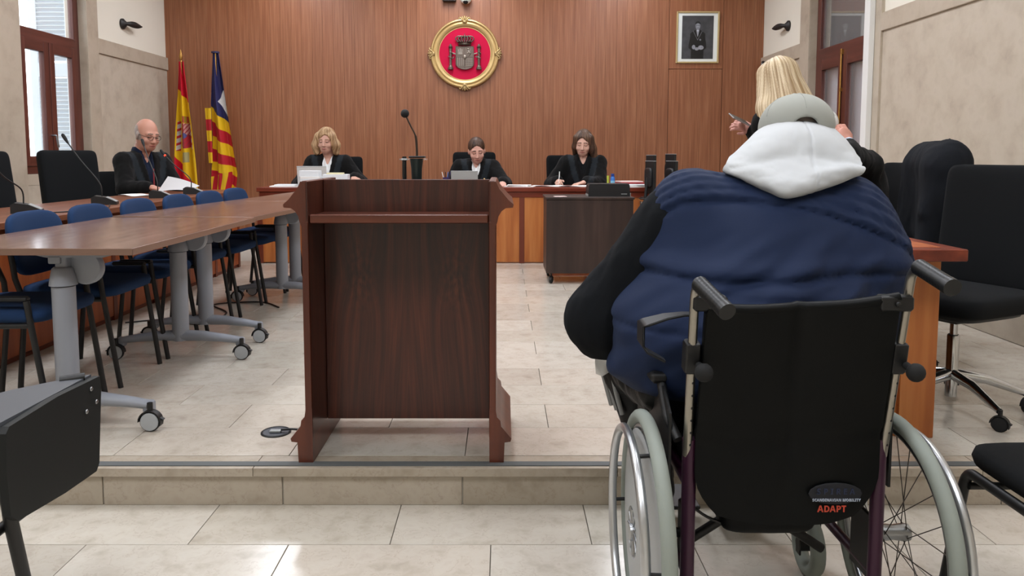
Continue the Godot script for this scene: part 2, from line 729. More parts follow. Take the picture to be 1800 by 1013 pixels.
	M.shirt_white = mat("dfe2e2", 0.8)
	M.shirt_blue = mat("c2d2e6", 0.8)
	M.lace = mat("d3dcdf", 0.85)
	M.navy = cloth("182033", 0.3)
	M.red_zip = mat("8a3036", 0.5)
	M.phone = mat("8c8886", 0.3)
	M.fleece = cloth("0c0f13", 0.12)
	M.vest = cloth("152340", 0.25)
	M.vest.roughness = 0.7
	M.hood = cloth("c4c7c9", 0.3)
	M.cap_grey = cloth("a3a59e", 0.3)
	M.trouser = mat("0b0c0d", 0.55, 0, null, Vector3.ONE, false, 0.35)
	M.stripe = mat("8b8d8c", 0.6)
	M.coat = cloth("12151a", 0.15)
	M.rim_metal = mat("c4c7ca", 0.3, 0.9)
	M.guard = mat("a3a6a6", 0.4)
	M.spoke = mat("57524c", 0.4, 0.6)
	M.chrome_warm = mat("a09c92", 0.28, 0.95)
	M.grip = mat("0f1112", 0.42)
	M.vinyl = mat("070909", 0.5, 0, null, Vector3.ONE, false, 0.28)
	M.tablet = mat("171a1a", 0.55, 0, null, Vector3.ONE, false, 0.4)
	M.tablet_top = mat("4a4d52", 0.45)
	M.seat_green = cloth("16201f", 0.2)
	M.red_felt = cloth("c1173f", 0.4)
	M.red_felt_dark = cloth("6e1c2c", 0.2)
	M.silver_old = mat("8f857b", 0.35, 0.8)
	M.frame_gold = mat("c4ad7c", 0.4, 0.3)
	M.skin = mat("ffffff", 0.5, 0, null, Vector3.ONE, false, 0.4)
	M.skin.vertex_color_use_as_albedo = true
	M.hair = mat("ffffff", 0.5, 0, null, Vector3.ONE, false, 0.45)
	M.hair.vertex_color_use_as_albedo = true

func _ready() -> void:
	# ---- camera: a phone held at seated eye height, pitched a little down; the frame is a crop, so the lens axis lies above its middle
	var f := 1350.0
	var cam := Camera3D.new()
	cam.name = "camera"
	cam.projection = Camera3D.PROJECTION_FRUSTUM
	cam.near = 0.05
	cam.far = 200.0
	cam.size = 1013.0 / f * cam.near
	cam.frustum_offset = Vector2((900.0 - 885.0) / f, -(506.5 - 387.0) / f) * cam.near
	add_child(cam)
	cam.position = V(0, 1.09, 0)
	cam.rotation.x = -atan((387.0 - 272.0) / f)
	cam.current = true
	# ---- overcast sky, exposure
	var env := Environment.new()
	env.background_mode = Environment.BG_SKY
	var sm := ProceduralSkyMaterial.new()
	sm.sky_top_color = Color("dfe8f2")
	sm.sky_horizon_color = Color("f4f6f8")
	sm.ground_bottom_color = Color("a8a49c")
	sm.ground_horizon_color = Color("d8d6d0")
	sm.sky_energy_multiplier = 2.0
	sm.ground_energy_multiplier = 1.0
	env.sky = Sky.new()
	env.sky.sky_material = sm
	env.tonemap_mode = Environment.TONE_MAPPER_LINEAR
	env.tonemap_exposure = 1.2
	env.sdfgi_enabled = true
	env.ssao_enabled = true
	env.ssil_enabled = true
	var we := WorldEnvironment.new()
	we.name = "world_environment"
	we.environment = env
	add_child(we)
	materials()
	ceiling_lights()
	room()
	furniture()
	desk_things()
	people()

func ceiling_lights() -> void:
	var glow := mat("ffffff", 0.6)
	glow.emission_enabled = true
	glow.emission = Color("f6f9ff")
	glow.emission_energy_multiplier = 4.0
	var dim: StandardMaterial3D = glow.duplicate()
	dim.emission_energy_multiplier = 4.5
	var fr := G.new()
	for s: float in [-1, 1]:
		fr.box(V(0.325 * s, 0, 0), V(0.03, 0.03, 1.25), 0.004)
		fr.box(V(0, 0, 0.61 * s), V(0.62, 0.03, 0.03), 0.004)
	var frm := fr.mesh()
	var pan := G.new().box(V(0, 0.004, 0), V(0.62, 0.012, 1.19), 0.0).mesh()
	for z in [-9.1, -6.2, -3.3, -0.4]:
		for x in [-2.75, -0.55, 1.65]:
			var o := thing("ceiling_light", "flat white ceiling light panel overhead", "light", V(x, 3.685, z), 0, "ceiling light panels")
			piece("frame", frm, M.white, o)
			piece("light_panel", pan, glow if z > -9.0 or x == -0.55 else dim, o)
			var l := AreaLight3D.new()
			l.name = "panel_light"
			l.area_size = Vector2(0.6, 1.17)
			l.area_normalize_energy = false
			l.light_energy = 4.0 if z > -9.0 or x == -0.55 else 2.0
			l.light_color = Color("f2f6ff")
			l.shadow_enabled = true
			l.area_range = 14.0
			l.rotation_degrees.x = -90
			l.position = V(0, -0.02, 0)
			o.add_child(l)

func room() -> void:
	var XL := -4.42
	var XR := 3.40
	var ZB := -10.2
	var CE := 3.7
	# ---- floors
	var fl := structure("floor", G.new().span(V(XL - 0.3, -0.4, ZB - 0.2), V(XR + 0.3, -0.012, -2.63), 0.0), M.joint)
	rng.seed = 5
	var slab := G.new().box(V(0, -0.01, 0), V(0.6375, 0.02, 0.2825), 0.0012).mesh()
	var row := 0
	var z := -2.71
	while z > -7.75:
		var x := -4.1 + (0.32 if row % 2 == 0 else 0.0) - 0.0
		x = 0.18 + 0.32 - 0.64 * 7 + (0.32 if row % 2 == 0 else 0.0)
		while x < 3.2:
			var pz := z - 0.1425
			if not (x < -2.9 and pz > -6.0 and false):
				piece("slab", slab, M["slab%d" % rng.randi_range(0, 5)], fl, V(x, 0.0, pz))
			x += 0.64
		z -= 0.285
		row += 1
	var fl2 := structure("floor_lower", G.new().span(V(XL - 0.3, -0.5, -2.66), V(XR + 0.3, -0.152, 3.2), 0.0), M.joint)
	row = 0
	z = -2.62
	while z < 3.0:
		var x := -4.2 + (0.32 if row % 2 == 0 else 0.0)
		while x < 3.3:
			piece("slab", slab, M["slab%d" % rng.randi_range(0, 5)], fl2, V(x, -0.14, z + 0.1425))
			x += 0.64
		z += 0.285
		row += 1
		if z > -0.3:
			break
	part("paving", G.new().span(V(XL, -0.16, z + 0.002), V(XR, -0.14, 3.0), 0.0), M.slab2, fl2)
	# ---- the step
	var st := structure("trim_step", G.new().span(V(XL, -0.16, -2.70), V(XR, -0.03, -2.615), 0.0), M.joint)
	var ns := G.new().box(Vector3.ZERO, V(1.2728, 0.032, 0.112), 0.002).mesh()
	var rs := G.new().box(Vector3.ZERO, V(0.628, 0.106, 0.03), 0.002).mesh()
	for i in 7:
		piece("nosing", ns, M["riser%d" % (i % 2)], st, V(-4.55 + 0.63 + 1.274 * i - 0.14, -0.016, -2.651))
	for i in 13:
		piece("riser_slab", rs, M["riser%d" % ((i * 5 + i / 3) % 2)], st, V(-0.776 + 0.316 + 0.632 * (i - 6), -0.087, -2.624))
	part("grip_strip", G.new().span(V(XL, -0.002, -2.648), V(XR, 0.0035, -2.612), 0.001), M.strip, st, "dark grey anti-slip strip along the step edge")
	# ---- panelled wall behind the bench
	var wb := structure("wall_back", G.new().span(V(XL - 0.3, -0.3, ZB - 0.25), V(XR + 0.3, CE, ZB - 0.022), 0.0), M.red_strip)
	put_boards(XL, 2.162, 48, 0.0, CE, wb)
	put_boards(2.166, 2.868, 5, 2.212, CE, wb)
	put_boards(2.872, XR, 4, 0.0, CE, wb)
	var dr := structure("door_1")
	put_boards(2.168, 2.866, 5, 0.005, 2.206, dr)
	part("door_leaf", G.new().span(V(2.166, 0.0, ZB - 0.021), V(2.868, 2.207, ZB - 0.015), 0.0), M.red_strip, dr)
	# ---- left wall: stone dado, trim band, plaster above, one window
	var zs := [ZB, -8.47, -8.24, -7.10, -6.87]
	var wl := structure("wall_left", G.new().span(V(XL - 0.2, -0.5, -8.24), V(XL - 0.001, CE, ZB - 0.2), 0.0).span(V(XL - 0.2, -0.5, 3.2), V(XL - 0.001, CE, -7.10), 0.0).span(V(XL - 0.2, -0.5, -8.3), V(XL - 0.001, 0.9, -7.05), 0.0).span(V(XL - 0.2, 2.95, -8.3), V(XL - 0.001, CE, -7.05), 0.0), M.plaster)
	side_wall(wl, XL, 1.0, ZB, -8.465)
	side_wall(wl, XL, 1.0, -6.62, 3.0)
	var pil := G.new().span(V(XL - 0.02, -0.02, -8.465), V(XL + 0.03, CE, -8.24), 0.004)
	part("pilaster", pil, M.wall_trim, wl)
	part("pilaster", G.new().span(V(XL - 0.02, -0.02, -7.10), V(XL + 0.03, CE, -6.62), 0.004), M.wall_trim, wl)
	part("reveal", G.new().span(V(XL - 0.195, 0.9, -8.25), V(XL + 0.02, 2.95, -8.237), 0.001).span(V(XL - 0.195, 0.9, -7.103), V(XL + 0.02, 2.95, -7.09), 0.001).span(V(XL - 0.195, 2.94, -8.24), V(XL + 0.02, 2.953, -7.10), 0.001), M.wall_trim, wl)
	part("window_sill", G.new().span(V(XL - 0.12, 0.80, -8.24), V(XL + 0.01, 0.905, -7.10), 0.004), M.wall_trim, wl)
	part("stone_panel", G.new().span(V(XL - 0.01, -0.02, -8.24), V(XL + 0.008, 0.80, -7.10), 0.002), M.wall_stone, wl)
	part("ledge", G.new().span(V(XL, 0.55, -8.5), V(XL + 0.09, 0.60, -5.0), 0.006), M.wall_trim, wl)
	part("ledge", G.new().span(V(XL, 0.0, -8.5), V(XL + 0.07, 0.56, -5.0), 0.006), M.wall_stone, wl)
	window_left(XL - 0.06)
	# ---- right wall
	var wr := structure("wall_right", G.new().span(V(XR + 0.35, -0.5, -8.62), V(XR + 0.001, CE, ZB - 0.2), 0.0).span(V(XR + 0.35, -0.5, 3.2), V(XR + 0.001, CE, -7.20), 0.0).span(V(XR + 0.35, -0.5, -8.7), V(XR + 0.001, 0.9, -7.1), 0.0).span(V(XR + 0.35, 2.95, -8.7), V(XR + 0.001, CE, -7.1), 0.0), M.plaster)
	side_wall(wr, XR, -1.0, ZB, -8.88)
	side_wall(wr, XR, -1.0, -6.98, 3.0)
	part("pilaster", G.new().span(V(XR + 0.02, -0.02, -8.88), V(XR - 0.03, CE, -8.62), 0.004), M.wall_trim, wr)
	part("pilaster", G.new().span(V(XR + 0.02, -0.02, -7.20), V(XR - 0.03, CE, -6.98), 0.004), M.wall_trim, wr)
	part("reveal", G.new().span(V(XR + 0.34, 0.9, -8.63), V(XR - 0.02, 2.95, -8.617), 0.001).span(V(XR + 0.34, 0.9, -7.203), V(XR - 0.02, 2.95, -7.19), 0.001).span(V(XR + 0.34, 2.94, -8.62), V(XR - 0.02, 2.953, -7.20), 0.001), M.wall_trim, wr)
	part("stone_panel", G.new().span(V(XR + 0.01, -0.02, -8.62), V(XR - 0.008, 0.9, -7.20), 0.002), M.wall_stone, wr)
	part("cable_trunking", G.new().span(V(XR - 0.03, 0.0, -7.19), V(XR - 0.085, CE, -7.085), 0.006), M.white, wr, "white vertical cable trunking beside the window")
	part("ledge", G.new().span(V(XR, 0.0, -6.5), V(2.955, 0.40, 1.0), 0.006), M.wall_stone, wr)
	window_right(XR + 0.06)
	structure("ceiling", G.new().span(V(XL - 0.3, CE, ZB - 0.2), V(XR + 0.3, CE + 0.2, 3.2), 0.0), M.ceiling)
	structure("wall_rear", G.new().span(V(XL - 0.3, -0.5, 3.0), V(XR + 0.3, CE, 3.2), 0.0), M.plaster)

func bar(a: Vector3, b: Vector3) -> G:
	return G.new().span(a, b, 0.006)

func window_left(X: float) -> void:
	var w := structure("window_1")
	var d := 0.055
	var m: Material = M.window_wood
	var h: Material = M.window_wood_flat
	part("frame", bar(V(X - d, 0.905, -8.24), V(X, 2.95, -8.14)), m, w)
	part("frame", bar(V(X - d, 0.905, -7.20), V(X, 2.95, -7.10)), m, w)
	part("frame", bar(V(X - d, 0.905, -8.15), V(X, 0.985, -7.19)), h, w)
	part("frame", bar(V(X - d, 2.85, -8.15), V(X, 2.95, -7.19)), h, w)
	part("transom", bar(V(X - d, 2.18, -8.15), V(X + 0.012, 2.285, -7.19)), h, w)
	# upper light
	part("pane", bar(V(X - 0.035, 2.27, -8.15), V(X - 0.029, 2.86, -7.19)), M.glass, w)
	for s in 2:   # two casements below
		var z0: float = [-8.145, -7.655][s]
		var z1: float = [-7.665, -7.195][s]
		var c := Node3D.new()
		c.name = "casement"
		w.add_child(c, true)
		part("stile", bar(V(X - 0.04, 0.98, z0), V(X + 0.016, 2.19, z0 + 0.085)), m, c)
		part("stile", bar(V(X - 0.04, 0.98, z1 - 0.085), V(X + 0.016, 2.19, z1)), m, c)
		part("rail", bar(V(X - 0.04, 0.98, z0 + 0.08), V(X + 0.014, 1.075, z1 - 0.08)), h, c)
		part("rail", bar(V(X - 0.04, 2.085, z0 + 0.08), V(X + 0.014, 2.19, z1 - 0.08)), h, c)
		part("pane", bar(V(X - 0.02, 1.06, z0 + 0.07), V(X - 0.014, 2.10, z1 - 0.07)), M.glass, c)
	part("handle", G.new().tube([V(X + 0.016, 1.28, -7.63), V(X + 0.06, 1.28, -7.63), V(X + 0.065, 1.275, -7.63), V(X + 0.07, 1.16, -7.65)], 0.010, 8), M.steel, w)
	# folded louvred shutters outside
	for q in [[-8.44, -4.64, -5.12], [-6.95, -4.64, -5.12]]:
		var sh := thing("window_shutter", "pale blue-grey louvred shutter leaf outside the left window" if q[0] < -8 else "louvred shutter leaf outside, behind the stone pilaster by the left window", "shutter", V(0, 0, q[0]))
		for yy in [[0.85, 0.97], [1.93, 2.08], [2.80, 2.95]]:
			part("rail", bar(V(q[2], yy[0], -0.02), V(q[1], yy[1], 0.02)), M.shutter, sh)
		part("stile", bar(V(q[1] - 0.09, 0.85, -0.022), V(q[1], 2.95, 0.022)), M.shutter, sh)
		part("stile", bar(V(q[2], 0.85, -0.022), V(q[2] + 0.09, 2.95, 0.022)), M.shutter, sh)
		var sl := G.new().box(Vector3.ZERO, V(q[1] - q[2] - 0.17, 0.058, 0.009), 0.002, Basis(Vector3.RIGHT, 0.7)).mesh()
		var y := 1.0
		while y < 2.79:
			if not (y > 1.91 and y < 2.1):
				piece("slat", sl, M.shutter, sh, V((q[1] + q[2]) * 0.5, y, 0))
			y += 0.047

func window_right(X: float) -> void:
	var w := structure("window_2")
	var m: Material = M.window_wood
	var h: Material = M.window_wood_flat
	part("frame", bar(V(X + 0.055, 0.9, -8.62), V(X, 2.95, -8.52)), m, w)
	part("frame", bar(V(X + 0.055, 0.9, -7.30), V(X, 2.95, -7.20)), m, w)
	part("frame", bar(V(X + 0.055, 0.9, -8.53), V(X, 0.99, -7.29)), h, w)
	part("frame", bar(V(X + 0.055, 2.80, -8.53), V(X, 2.95, -7.29)), h, w)
	part("transom", bar(V(X + 0.055, 2.12, -8.53), V(X - 0.014, 2.23, -7.29)), h, w)
	part("pane", bar(V(X + 0.036, 2.2, -8.53), V(X + 0.030, 2.82, -7.29)), M.glass, w)
	for s in 2:
		var z0: float = [-8.525, -7.905][s]
		var z1: float = [-7.915, -7.295][s]
		var c := Node3D.new()
		c.name = "casement"
		w.add_child(c, true)
		part("stile", bar(V(X + 0.04, 0.98, z0), V(X - 0.016, 2.13, z0 + 0.095)), m, c)
		part("stile", bar(V(X + 0.04, 0.98, z1 - 0.095), V(X - 0.016, 2.13, z1)), m, c)
		part("rail", bar(V(X + 0.04, 0.98, z0 + 0.09), V(X - 0.014, 1.09, z1 - 0.09)), h, c)
		part("rail", bar(V(X + 0.04, 2.0, z0 + 0.09), V(X - 0.014, 2.13, z1 - 0.09)), h, c)
		part("pane", bar(V(X + 0.024, 1.08, z0 + 0.08), V(X + 0.018, 2.02, z1 - 0.08)), M.glass, c)
	part("bolt_rod", G.new().tube([V(X - 0.03, 1.0, -7.91), V(X - 0.03, 2.16, -7.91)], 0.011, 8).box(V(X - 0.024, 2.13, -7.91), V(0.03, 0.05, 0.035), 0.004).box(V(X - 0.024, 1.75, -7.91), V(0.03, 0.04, 0.035), 0.004), M.brass, w, "brass espagnolette rod")
	for s in 2:
		part("inner_shutter", bar(V(X + 0.12, 0.9, -8.6 + s * 0.71), V(X + 0.10, 2.15, -7.91 + s * 0.71)), M.blind, w)
	part("outer_shutter", bar(V(X + 0.16, 0.9, -8.61), V(X + 0.14, 2.95, -7.21)), mat("4a413e", 0.7), w)

func put_boards(x0: float, x1: float, cnt: int, y0: float, y1: float, to: Node3D) -> void:
	var w := (x1 - x0) / cnt
	var bm := G.new().box(Vector3.ZERO, V(w - 0.0006, y1 - y0, 0.022), 0.001).mesh()
	for i in cnt:
		piece("board", bm, M["board%d" % rng.randi_range(0, 4)], to, V(x0 + w * (i + 0.5), (y0 + y1) * 0.5, -10.211))

func side_wall(w: Node3D, X: float, s: float, z0: float, z1: float) -> void:   # one run of dado with its band
	part("stone_panel", G.new().span(V(X - 0.01 * s, -0.02, z0), V(X + 0.008 * s, 2.19, z1), 0.002), M.wall_stone, w)
	part("trim_band", G.new().span(V(X - 0.01 * s, 2.19, z0), V(X + 0.03 * s, 2.352, z1), 0.006), M.wall_trim, w)

func rev(pts: Array, cx: float) -> PackedVector2Array:   # mirror an outline about x = cx
	var o := PackedVector2Array()
	for p in pts:
		o.append(Vector2(2.0 * cx - p.x, p.y))
	return o

func lectern() -> void:
	var cx := -0.362
	var o := thing("lectern", "dark wooden lectern with moulded cornice and open shelf on the step edge", "lectern", V(cx, 0, -2.87))
	var zf := 0.233
	var zb := -0.215
	var ear := [Vector2(-0.336, 0.998), Vector2(-0.348, 0.972), Vector2(-0.360, 0.958), Vector2(-0.378, 0.936), Vector2(-0.397, 0.919), Vector2(-0.395, 0.908), Vector2(-0.37, 0.906), Vector2(-0.356, 0.896), Vector2(-0.345, 0.878), Vector2(-0.341, 0.858), Vector2(-0.336, 0.845), Vector2(-0.318, 0.845), Vector2(-0.318, 0.998)]
	var base := [Vector2(-0.334, 0.20), Vector2(-0.339, 0.168), Vector2(-0.351, 0.155), Vector2(-0.354, 0.134), Vector2(-0.372, 0.112), Vector2(-0.390, 0.09), Vector2(-0.387, 0.079), Vector2(-0.366, 0.076), Vector2(-0.363, 0.002), Vector2(-0.312, 0.002), Vector2(-0.312, 0.20)]
	for s in 2:
		var e := PackedVector2Array(ear) if s == 0 else rev(ear, 0.0)
		var b := PackedVector2Array(base) if s == 0 else rev(base, 0.0)
		var sx := -1.0 if s == 0 else 1.0
		part("side_panel", G.new().span(V(0.334 * sx, 0.09, zb), V(0.311 * sx, 1.0, zf - 0.002), 0.004), M.lectern, o)
		part("cornice", G.new().prism(e, zb - 0.03, zf), M.lectern_edge, o)
		part("foot", G.new().prism(b, zb - 0.03, zf), M.lectern_edge, o)
		part("post_edge", G.new().span(V(0.336 * sx, 0.16, zf - 0.012), V(0.312 * sx, 0.86, zf + 0.001), 0.003), M.lectern_edge, o)
	part("back_panel", G.new().span(V(-0.3105, 0.083, -0.012), V(0.3105, 0.998, 0.006), 0.002), M.lectern_panel, o)
	part("front_panel", G.new().span(V(-0.3105, 0.1, zb), V(0.3105, 0.99, zb + 0.02), 0.002), M.lectern, o)
	part("top_board", G.new().span(V(-0.3105, 0.955, zb + 0.02), V(0.3105, 0.975, -0.012), 0.002), M.lectern_shelf, o)
	part("shelf", G.new().span(V(-0.3105, 0.862, 0.006), V(0.3105, 0.878, zf - 0.025), 0.002), M.lectern_shelf, o)
	part("shelf_lip", G.new().span(V(-0.3105, 0.852, zf - 0.027), V(0.3105, 0.884, zf - 0.008), 0.005), M.lectern_shelf_edge, o)
	# microphone on its clear stand, behind the top rail
	var m := thing("lectern_microphone", "black gooseneck microphone with round foam tip above the lectern", "microphone", V(-0.335, 0.975, -2.97))
	part("foam_tip", G.new().ball(V(-0.043, 0.272, 0), V(0.0165, 0.0165, 0.0165)), M.rubber, m)
	part("neck", G.new().tube(smooth_path([V(-0.037, 0.258, 0), V(-0.02, 0.222, 0), V(-0.004, 0.189, 0), V(0.0, 0.16, 0), V(0.002, 0.105, 0)]), [0.003, 0.003, 0.003, 0.003, 0.003, 0.003, 0.003, 0.003, 0.003, 0.003, 0.003, 0.003, 0.003, 0.0045, 0.0045, 0.0045, 0.0045, 0.0045, 0.0045, 0.0045, 0.0045, 0.0045, 0.0045, 0.0045, 0.0045], 8), mat("3b3028", 0.4, 0.5), m)
	part("collar", G.new().box(V(0.003, 0.106, 0), V(0.062, 0.008, 0.05), 0.003), M.black, m)
	part("body", G.new().lathe([Vector2(0.0, 0.0), Vector2(0.019, 0.0), Vector2(0.021, 0.06), Vector2(0.026, 0.1), Vector2(0.0, 0.1)], 16), mat("0f1f20", 0.3), m)
	var h := thing("microphone_holder", "clear acrylic plate holding a black tube beside the lectern microphone", "holder", V(-0.352, 0.975, -2.975))
	part("plate", G.new().box(V(0.0, 0.097, -0.04), V(0.108, 0.005, 0.03), 0.001), M.acrylic, h)
	part("tube", G.new().tube([V(-0.036, 0.0, -0.04), V(-0.036, 0.108, -0.04)], 0.0085, 12), M.black, h)
	part("clip", G.new().box(V(-0.036, 0.096, -0.04), V(0.024, 0.008, 0.024), 0.002).box(V(0.005, 0.05, -0.04), V(0.012, 0.1, 0.008), 0.002), M.steel, h)

func lectern_texture() -> ImageTexture:   # book-matched dark veneer with two figured knots
	var fn := FastNoiseLite.new()
	fn.seed = 77
	fn.frequency = 1.0
	fn.fractal_octaves = 4
	var w := 384
	var h := 576
	var im := Image.create(w, h, false, Image.FORMAT_RGB8)
	var gr := ramp([[0.0, "2a1410"], [0.3, "391c15"], [0.5, "43221a"], [0.7, "4d281d"], [1.0, "5d3325"]])
	for y in h:
		for x in w:
			var u := absf(x / float(w) - 0.5) * 2.0
			var v := y / float(h)
			var dx := u - 0.58
			var dy := (v - 0.40) * 1.5
			var r := sqrt(dx * dx + dy * dy)
			var knot := exp(-r * r * 26.0)
			var uu := u + 0.16 * sin(v * 3.4 + 0.6) * 0.4 + dx * knot * 1.1
			var g := fn.get_noise_2d(uu * 9.0, v * 1.1) * 0.75 + fn.get_noise_2d(uu * 46.0, v * 2.0 + 9.0) * 0.35
			g += knot * 0.9 * fn.get_noise_2d(dx * 14.0 + 40.0, dy * 14.0)
			im.set_pixel(x, y, gr.sample(clampf(0.5 + g * 0.75, 0.0, 1.0)))
	return ImageTexture.create_from_image(im)

func caster(to: Node3D, at: Vector3, r: float, disc: Material, turn := 0.0) -> void:
	var c := Node3D.new()
	c.name = "caster"
	to.add_child(c, true)
	c.position = at
	c.rotation_degrees.y = turn
	piece("wheel", meshes.wheel, M.rubber, c).scale = Vector3.ONE * r / 0.04
	piece("wheel_disc", meshes.wheel_disc, disc, c).scale = Vector3.ONE * r / 0.04
	piece("fork", meshes.fork, M.black, c).scale = Vector3.ONE * r / 0.04

var meshes := {}

func prototypes() -> void:
	var zrot := Transform3D(Basis(Vector3.RIGHT, PI / 2), V(0, 0.04, -0.012))
	var g := G.new()
	g.t = zrot
	meshes.wheel = g.lathe([Vector2(0.0, 0.0), Vector2(0.034, 0.0), Vector2(0.04, 0.005), Vector2(0.04, 0.019), Vector2(0.034, 0.024), Vector2(0.0, 0.024)], 20).mesh()
	g = G.new()
	g.t = zrot
	meshes.wheel_disc = g.lathe([Vector2(0.0, -0.003), Vector2(0.034, -0.002), Vector2(0.036, 0.0), Vector2(0.036, 0.024), Vector2(0.034, 0.026), Vector2(0.0, 0.027)], 20).mesh()
	g = G.new()
	g.t = Transform3D(Basis.IDENTITY, V(0, 0.04, 0))
	var fp := PackedVector2Array()
	for i in 13:
		var a := deg_to_rad(-20.0 + i * 200.0 / 12.0)
		fp.append(Vector2(cos(a), sin(a)) * 0.0455)
	for i in 13:
		var a := deg_to_rad(180.0 - i * 200.0 / 12.0)
		fp.append(Vector2(cos(a), sin(a)) * 0.0415)
	g.prism(fp, -0.015, 0.015)
	g.box(V(0.045, 0.012, 0), V(0.02, 0.006, 0.02), 0.002, Basis(Vector3.BACK, -0.5))
	g.tube([V(0, 0.044, 0), V(0, 0.075, 0)], 0.011, 10)
	meshes.fork = g.mesh()

func training_table(label: String, at: Vector3, turn: float, legs: Array) -> void:
	var o := thing("folding_table", label, "table", at, turn, "wheeled tables in a row on the left")
	var hz := 0.715
	part("table_top", G.new().box(V(0, 0.7265, 0), V(0.82, 0.027, hz * 2.0), 0.002), M.walnut, o)
	part("edge_band", G.new().span(V(0.4095, 0.7135, -hz), V(0.4118, 0.7395, hz), 0.001).span(V(-0.4095, 0.7135, -hz), V(-0.4118, 0.7395, hz), 0.001).span(V(-0.41, 0.7135, hz - 0.0005), V(0.41, 0.7395, hz + 0.0018), 0.001).span(V(-0.41, 0.7135, -hz + 0.0005), V(0.41, 0.7395, -hz - 0.0018), 0.001), M.walnut_edge, o)
	part("rail", G.new().box(V(0.05, 0.68, 0), V(0.05, 0.03, hz * 1.7), 0.004), M.grey_paint, o)
	for z in legs:
		var l := Node3D.new()
		l.name = "leg"
		o.add_child(l, true)
		l.position = V(0.07, 0, z)
		part("column", G.new().tube([V(0, 0.10, 0), V(0, 0.575, 0)], 0.043, 20), M.grey_paint, l)
		part("collar", G.new().lathe([Vector2(0.043, 0.578), Vector2(0.051, 0.58), Vector2(0.049, 0.60), Vector2(0.039, 0.645), Vector2(0.03, 0.652), Vector2(0.0, 0.652)], 20), M.grey_paint, l)
		var hg := G.new()
		hg.t = Transform3D(Basis(Vector3.RIGHT, PI / 2), V(0.075, 0.645, -0.055))
		hg.lathe([Vector2(0.0, 0.0), Vector2(0.062, 0.0), Vector2(0.068, 0.008), Vector2(0.068, 0.03), Vector2(0.062, 0.038), Vector2(0.0, 0.038)], 28)
		part("hinge_disc", hg, M.grey_paint, l)
		part("hinge_plate", G.new().prism(PackedVector2Array([Vector2(-0.16, 0.714), Vector2(0.26, 0.714), Vector2(0.17, 0.69), Vector2(-0.05, 0.69)]), -0.06, 0.02).box(V(0.0, 0.665, -0.01), V(0.05, 0.07, 0.05), 0.008), M.grey_paint, l)
		for s: float in [-1.0, 1.0]:
			part("foot", G.new().tube([V(-0.02 * s, 0.125, 0), V(0.12 * s, 0.122, 0), V(0.25 * s, 0.108, 0), V(0.318 * s, 0.098, 0)], [0.042, 0.036, 0.028, 0.024], 12, false, true, 0.75).box(V(0.318 * s, 0.09, 0), V(0.042, 0.05, 0.04), 0.008), M.grey_paint, l)
			caster(l, V(0.335 * s, 0, 0.03), 0.04, M.grey_plastic, 0.0 if s > 0 else 180.0)

func blue_chair() -> Node3D:
	var o := thing("blue_chair", "blue upholstered chair with black legs, nearest the camera in the row", "chair", Vector3.ZERO, 0, "blue chairs along the wheeled tables")
	part("seat", G.new().pad(V(0, 0.455, 0.0), V(0.222, 0.23, 0.036), 0.5, 0.32, 0.0, 32, 10, Basis(Vector3.RIGHT, -PI / 2)), M.blue_fabric, o)
	part("backrest", G.new().pad(V(0, 0.665, -0.262), V(0.215, 0.155, 0.026), 0.5, 0.55, 0.45, 32, 10, Basis(Vector3.RIGHT, -0.16)), M.blue_fabric, o)
	for s: float in [-1.0, 1.0]:
		part("leg", G.new().tube([V(0.206 * s, 0.0, 0.235), V(0.211 * s, 0.42, 0.175), V(0.216 * s, 0.52, 0.165)], 0.0125, 8), M.black, o)
		part("leg", G.new().tube([V(0.206 * s, 0.0, -0.235), V(0.214 * s, 0.40, -0.19), V(0.235 * s, 0.52, -0.215), V(0.20 * s, 0.70, -0.262)], 0.0125, 8), M.black, o)
		part("side_rail", G.new().tube([V(0.211 * s, 0.42, 0.18), V(0.211 * s, 0.415, -0.2)], 0.011, 8), M.black, o)
		part("armrest", G.new().box(V(0.216 * s, 0.528, 0.09), V(0.035, 0.02, 0.17), 0.008), M.black, o)
	return o

func office_chair() -> Node3D:
	var o := thing("office_chair", "black office chair", "chair", Vector3.ZERO, 0, "black office chairs")
	part("seat", G.new().pad(V(0, 0.50, 0.02), V(0.255, 0.255, 0.055), 0.45, 0.3, 0.0, 36, 12, Basis(Vector3.RIGHT, -PI / 2)), M.black_fabric, o)
	part("seat_shell", G.new().pad(V(0, 0.455, 0.0), V(0.20, 0.21, 0.03), 0.4, 0.35, 0.0, 28, 10, Basis(Vector3.RIGHT, -PI / 2)).box(V(0, 0.425, 0.0), V(0.16, 0.05, 0.2), 0.01).box(V(0.0, 0.44, -0.2), V(0.07, 0.03, 0.2), 0.008), M.black, o)
	part("backrest", G.new().pad(V(0, 0.80, -0.27), V(0.245, 0.285, 0.045), 0.4, 0.16, 0.35, 36, 12, Basis(Vector3.RIGHT, -0.12)), M.black_fabric, o)
	part("back_stem", G.new().tube([V(0, 0.43, -0.2), V(0, 0.47, -0.31), V(0, 0.62, -0.325)], 0.022, 8), M.black, o)
	part("column", G.new().tube([V(0, 0.30, 0), V(0, 0.43, 0)], 0.016, 12), M.chrome, o)
	part("column_sleeve", G.new().lathe([Vector2(0.0, 0.055), Vector2(0.025, 0.055), Vector2(0.025, 0.33), Vector2(0.021, 0.335), Vector2(0.0, 0.335)], 16), M.chrome, o)
	for i in 5:
		var a := TAU * i / 5.0 + 0.35
		var d := V(cos(a), 0, sin(a))
		part("base_arm", G.new().tube([d * 0.02 + V(0, 0.155, 0), d * 0.14 + V(0, 0.14, 0), d * 0.30 + V(0, 0.085, 0)], [0.026, 0.022, 0.014], 10), M.chrome, o)
		caster(o, d * 0.305 + V(0, 0, 0), 0.032, M.rubber, rad_to_deg(-a) + 40.0)
	return o

